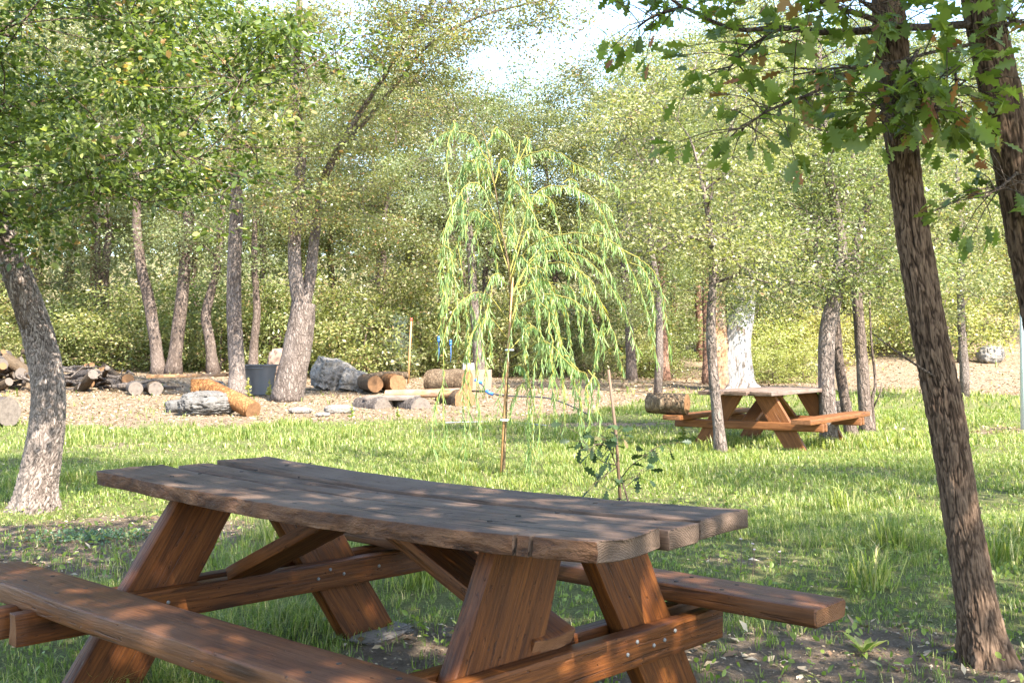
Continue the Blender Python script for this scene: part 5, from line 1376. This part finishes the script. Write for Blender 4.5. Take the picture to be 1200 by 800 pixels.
# oak sapling with its stake in front of the lawn
def sapling():
    b = at(738, 592); d = b.y; o3 = np.array(tuple(b)); r = np.random.default_rng(17)
    rt = root('oak_sapling', 'small dark oak sapling with lobed leaves just behind the picnic table', 'sapling', tuple(b))
    L_ = lambda px, py, dd=0: np.array(P(px, py, d + dd)) - o3
    mb = MB()
    stems = [[L_(738, 595), L_(731, 570), L_(722, 545), L_(712, 520), L_(700, 505)], [L_(728, 560), L_(740, 545, -.1), L_(755, 535, -.15), L_(768, 525, -.2), L_(778, 520, -.2)], [L_(722, 545), L_(705, 540, .1), L_(690, 525, .15), L_(678, 508, .2)],
             [L_(718, 535), L_(720, 515, -.1), L_(722, 505, -.1)], [L_(733, 570), L_(745, 560), L_(752, 550)], [L_(722, 548), L_(705, 560, -.1), L_(695, 568, -.1)], [L_(715, 525), L_(700, 520, -.2), L_(688, 530, -.2)]]
    C = []; D = []
    for s in stems:
        p = catmull(s, 12); mb.tube(p, np.linspace(0.010 if s is stems[0] else 0.005, 0.002, 12), 5, cap=False)
        for q in range(11):
            i = r.integers(6, 12); e = p[i] + r.normal(size=3) * np.array([0.06, 0.06, 0.035]); mb.tube([p[i], e], [0.002, 0.0015], 3, cap=False)
            C.append(e); dd = e - p[i] + r.normal(size=3) * 0.06; dd[2] -= 0.03; D.append(dd)
    link('stem', mb.mesh('stem', M['twig']), rt)
    n = len(C); N = r.normal(size=(n, 3)) * 0.6; N[:, 2] += 0.8; N[:, 1] -= 0.3
    single_leaves(rt, np.array(C), np.array(D), N, r.uniform(0.075, 0.125, n), T_LOBE, F_LOBE, M['sap_leaf'], 5)
    s0 = at(727, 591); mb = MB(); mb.tube([(s0.x, s0.y - 0.1, s0.z - 0.15), tuple(P(722, 510, s0.y - 0.1)), tuple(P(713, 433, s0.y - 0.12))], [0.014, 0.013, 0.012], 7)
    tagit(link('stake', mb.mesh('stake', M['stake_brown'])), 'thin brown stake beside the small oak sapling', 'stake')
M['sap_leaf'] = leafmat('sapling_leaf', [(0.0, (0.014, 0.028, 0.010)), (0.6, (0.028, 0.050, 0.016)), (0.92, (0.050, 0.075, 0.024)), (1.0, (0.16, 0.08, 0.045))], 0.2, 0.5, 1.5, 0.3)
sapling()

# pole at the right edge
p = at(1198, 505); mb = MB(); mb.tube([(0, 0, -0.1), (0, 0, 1.5), (0, 0, 3.2)], [0.045, 0.045, 0.045], 12); o = link('pole', mb.mesh('pole', M['pole'])); o.location = (P(1199.5, 505, p.y).x, p.y, p.z); tagit(o, 'pale grey metal pole at the right edge of the lawn', 'pole')

# ------------------------------------------------------------------ grass, litter, small plants
r = np.random.default_rng(99)
def sample(n, y0, y1, half):
    y = np.sqrt(y0 ** 2 + (y1 ** 2 - y0 ** 2) * r.random(n)); x = (r.random(n) * 2 - 1) * (half * y + 0.7)
    return x, y
def blades(n, y0, y1, h0, wd, tuft):
    x, y = sample(n // tuft, y0, y1, 0.62)
    patch = fbm(x * 0.8, y * 0.8, 0, 71)
    dens = (1 - 0.86 * sstep(0.34, 0.70, bare_mask(x, y))) * (1 - 0.97 * sstep(0.25, 0.75, dirt_mask(x, y))) * (0.55 + 0.45 * sstep(0.32, 0.55, patch))
    k = r.random(len(x)) < dens; x, y, patch = x[k], y[k], patch[k]
    tall = sstep(0.55, 0.75, fbm(x * 1.7 + 9, y * 1.7, 0, 77))
    m = len(x); x = np.repeat(x, tuft); y = np.repeat(y, tuft); tall = np.repeat(tall, tuft); tt = np.repeat(r.random(m), tuft); patch = np.repeat(patch, tuft)
    n = len(x); ang = r.uniform(0, 2 * math.pi, n); off = 0.016 * np.sqrt(r.random(n)) * (1 + 1.5 * tall)
    bx = x + off * np.cos(ang); by = y + off * np.sin(ang); bz = ground_z(bx, by) - 0.01
    h = h0 * (0.45 + 0.9 * r.random(n)) * (0.75 + 0.9 * tall) * (0.7 + 0.5 * sstep(0.3, 0.7, patch))
    lean = (0.25 + 0.75 * r.random(n)) * h * (0.8 + 0.5 * tall)
    a2 = ang + r.normal(0, 0.5, n); dx, dy = np.cos(a2), np.sin(a2)
    wx, wy = -dy, dx; w = wd * (0.6 + 0.8 * r.random(n))
    B = np.stack([bx, by, bz], -1); W_ = np.stack([wx * w, wy * w, 0 * w], -1)
    mid = B + np.stack([dx * lean * 0.32, dy * lean * 0.32, h * 0.62], -1); tip = B + np.stack([dx * lean, dy * lean, h * (0.98 - 0.25 * (lean / h) ** 2)], -1)
    V = np.stack([B - W_, B + W_, mid + W_ * 0.75, mid - W_ * 0.75, tip], 1).reshape(-1, 3)
    o = np.arange(n)[:, None] * 5
    tint = np.clip(0.62 * r.random(n) + 0.36 * tt - 0.1 * tall, 0, 0.999); tint = np.where(r.random(n) < 0.035, 0.985, tint)
    return V, o + np.array([[0, 1, 2, 3]]), o + np.array([[3, 2, 4]]), np.repeat(tint, 5)
def grass_obj(parts, name):
    Vs, Qs, Ts, ti = [], [], [], []; off = 0
    for V, Q, T_, t in parts:
        Vs.append(V); Qs.append(Q + off); Ts.append(T_ + off); ti.append(t); off += len(V)
    print('blades', off // 5)
    return link(name, mesh(name, np.concatenate(Vs), [np.concatenate(Qs), np.concatenate(Ts)], M['grass'], np.concatenate(ti)))
g = grass_obj([blades(225000, 2.2, 8.0, 0.068, 0.0018, 7), blades(160000, 8.0, 13, 0.070, 0.0034, 6), blades(150000, 13, 21, 0.085, 0.0052, 5), blades(45000, 21, 34, 0.13, 0.010, 4)], 'grass')
tagit(g, 'green grass of the lawn in sun and shade around the picnic tables', 'grass', None, 'stuff')

# coarse long tufts near the right trunk
tl = []
for k_, (px, py) in enumerate(((1185, 640), (1172, 660), (1040, 640), (985, 600), (1020, 690), (540, 640), (490, 690), (330, 640))):
    b = at(px, py); n = 110
    a = r.uniform(0, 6.28, n); h = r.uniform(0.13, 0.30, n); ln = h * r.uniform(0.4, 1.1, n); w = r.uniform(0.0025, 0.0045, n)
    bx = b.x + r.normal(0, 0.05, n); by = b.y + r.normal(0, 0.05, n); bz = ground_z(bx, by) - 0.01; dx, dy = np.cos(a), np.sin(a)
    B_ = np.stack([bx, by, bz], -1); W_ = np.stack([-dy * w, dx * w, 0 * w], -1)
    mid = B_ + np.stack([dx * ln * 0.35, dy * ln * 0.35, h * 0.7], -1); tip = B_ + np.stack([dx * ln, dy * ln, h * 0.78], -1)
    V = np.stack([B_ - W_, B_ + W_, mid + W_ * 0.8, mid - W_ * 0.8, tip], 1).reshape(-1, 3); o = np.arange(n)[:, None] * 5
    tl.append((V, o + np.array([[0, 1, 2, 3]]), o + np.array([[3, 2, 4]]), np.repeat(r.random(n) * 0.6, 5)))
tagit(grass_obj(tl, 'long_grass'), 'long coarse grass tufts scattered near the right trunk and table', 'grass', None, 'stuff')

# leaf litter and chips
def litter(n, y0, y1, size, thresh):
    x, y = sample(n, y0, y1, 0.55)
    k = r.random(n) < np.clip(np.maximum(sstep(0.15, 0.6, bare_mask(x, y)), sstep(0.3, 0.8, dirt_mask(x, y))) + thresh, 0, 1); x, y = x[k], y[k]; n = len(x)
    D = np.stack([r.normal(size=n), r.normal(size=n), r.normal(size=n) * 0.25], -1); N = np.stack([r.normal(size=n) * 0.35, r.normal(size=n) * 0.35, np.ones(n)], -1)
    sz = size * (0.4 + 1.0 * r.random(n) ** 2)
    return leaf_arrays(np.stack([x, y, ground_z(x, y) + 0.006 + 0.2 * sz * r.random(n)], -1), D, N, sz, T_DIAM, F_DIAM, r.random(n) * 0.99)
Vs, Fs_, ts = [], [], []; off = 0
for args in ((1500, 2.6, 7, 0.060, 0.03), (44000, 2.3, 9, 0.016, 0.16), (9000, 2.3, 9, 0.034, 0.06), (9000, 8, 16, 0.045, 0.03), (52000, 15, 28, 0.065, 0.0), (36000, 28, 42, 0.10, 0.0)):
    V, F_, t = litter(*args); Vs.append(V); Fs_.append(F_[0] + off); ts.append(t); off += len(V)
tagit(link('leaf_litter', mesh('leaf_litter', np.concatenate(Vs), [np.concatenate(Fs_)], M['litter'], np.concatenate(ts))), 'dry leaves and wood chips scattered over the bare ground', 'leaf litter', None, 'stuff')

# ground-cover mat on the left
n = 900; b = at(112, 632); x = b.x + r.normal(0, 0.20, n); y = b.y + r.normal(0, 0.11, n); z = ground_z(x, y) + 0.01 + 0.03 * r.random(n)
V, F_, t = leaf_arrays(np.stack([x, y, z], -1), rnd_dirs(n, 0.3, r), rnd_dirs(n, 1.2, r), r.uniform(0.014, 0.028, n), T_OVAL, F_OVAL, r.random(n) * 0.99)
tagit(link('ground_cover', mesh('ground_cover', V, F_, M['mat_plant'], t)), 'mat of small blue green leaves on the bare ground left of the picnic table', 'ground cover', None, 'stuff')

# broad weeds in the lawn
n = 15000; x, y = sample(n, 2.6, 12, 0.52); k = r.random(n) < sstep(0.46, 0.62, fbm(x * 1.1 + 4, y * 1.1, 0, 88)) * sstep(13, 6, y) + 0.08; x, y = x[k], y[k]; n = len(x)
V, F_, t = leaf_arrays(np.stack([x, y, ground_z(x, y) + 0.015 + 0.05 * r.random(n)], -1), rnd_dirs(n, 0.2, r), rnd_dirs(n, 1.4, r), r.uniform(0.014, 0.042, n), T_OVAL, F_OVAL, r.random(n) * 0.6)
tagit(link('lawn_weeds', mesh('lawn_weeds', V, F_, M['grass'], t)), 'broad-leaved weeds growing through the lawn', 'weeds', None, 'stuff')

# small white and pink flowers, counted
fl = MB()
for q in range(7):
    a = q / 7 * 2 * math.pi; fl.tube([(0, 0, 0), (0.006 * math.cos(a), 0.006 * math.sin(a), 0.004), (0.010 * math.cos(a), 0.010 * math.sin(a), 0.010)], [0.002, 0.004, 0.001], 4)
fl_me = fl.mesh('petals', M['petal'])
sm = MB(); sm.tube([(0, 0, 0), (0.004, 0, 0.5), (0, 0, 1.0)], [0.0022, 0.002, 0.0015], 4, cap=False); sm_me = sm.mesh('stalk', M['stake_brown'])
for q, (px, py, h) in enumerate(((868, 676, 0.20), (882, 674, 0.17), (884, 672, 0.13), (914, 668, 0.10), (302, 606, 0.10), (290, 612, 0.09))):
    b = at(px, py); o = root('flower', 'tiny pale flower on a thin stalk in the grass beyond the table', 'flower', b, 0, 'tiny pale flowers in the grass')
    s_ = link('stalk', sm_me, o); s_.scale = (1, 1, h); f_ = link('petals', fl_me, o); f_.location = (0, 0, h - 0.003); f_.scale = (0.75,) * 3; f_.rotation_euler = (0.3 * math.sin(q), 0.3, q)

# leafy weeds with yellow tops in the clearing
for q, (px, py, hpx, lab) in enumerate(((291, 468, 26, 'pale green weed spike in front of the grey tub'), (316, 466, 22, 'yellow topped weed at the foot of the two-stemmed oak'), (800, 520, 26, 'upright leafy weed in front of the log on the bench'), (412, 492, 20, 'leafy weed left of the dark log seat'), (466, 492, 16, 'leafy weed in front of the dark log seat'))):
    b = at(px, py); h = hpx / F * b.y; o = root('weed', lab, 'weed', b); mb = MB(); mb.tube([(0, 0, -0.02), (0.01, 0, h * 0.6), (0.0, 0, h)], [0.006, 0.005, 0.002], 5); link('stem', mb.mesh('stem', M['willow_stem']), o)
    n = 46; zz = h * (0.12 + 0.88 * r.random(n)); a = r.uniform(0, 6.28, n); D = np.stack([np.cos(a), np.sin(a), 0.5 + 0 * a], -1)
    c = link('foliage', crown_mesh('foliage', (np.stack([0 * a, 0 * a, zz], -1), D, rnd_dirs(n, 1.5, r), 0.28 * h * (1.15 - zz / h), r.random(n) * 0.9), T_OVAL, F_OVAL, M['yellow_bush'] if q < 2 else M['grass']), o); c['kind'] = 'stuff'
# broad-leaved plant at the lower right
b = at(1012, 765); o = root('plantain', 'broad-leaved plant on the bare soil left of the brown trunk', 'plant', b)
tb = [(0, 0, 0), (0.25, -0.11, 0.10), (0.6, -0.15, 0.2), (1, 0, 0.18), (0.6, 0.15, 0.2), (0.25, 0.11, 0.10)]; lm = mesh('leaf', tb, [np.array(F_OVAL[0])], M['grass'], np.zeros(6), True)
for q in range(8):
    l_ = link('leaf', lm, o, Matrix.Rotation(q * 0.83, 4, 'Z') @ Matrix.Rotation(-0.5 + 0.1 * (q % 3), 4, 'Y') @ Matrix.Diagonal((0.075 + 0.012 * (q % 4),) * 3 + (1,)))
# thin twig sticking out of the brown trunk
mb = MB(); mb.tube(catmull([P(1095, 441, 4.0), P(1070, 425, 3.98), P(1040, 404, 3.95), P(1022, 390, 3.93)], 12), np.linspace(0.006, 0.002, 12), 5)
tw = [o for o in bpy.data.objects if o.get('label', '').startswith('slender tree with dark brown')][0]
me = mb.mesh('twig', M['twig']); me.transform(Matrix.Translation(-tw.location)); link('twig', me, tw)

# the few woodland trees and bushes that would still share a label are told apart from left to right
same = {}
for o in bpy.data.objects:
    if o.parent is None and o.get('group') and ('woods' in o['group'] or 'woodland edge' in o['group'] or 'fine-leaved' in o['group']):
        same.setdefault(o['label'], []).append(o)
for lab, os_ in same.items():
    if 1 < len(os_) < 4:
        os_.sort(key=lambda o: o.location.x / o.location.y)
        for o, w_ in zip(os_, (('left', 'right') if len(os_) == 2 else ('leftmost', 'middle', 'rightmost'))):
            o['label'] = w_ + ' ' + lab
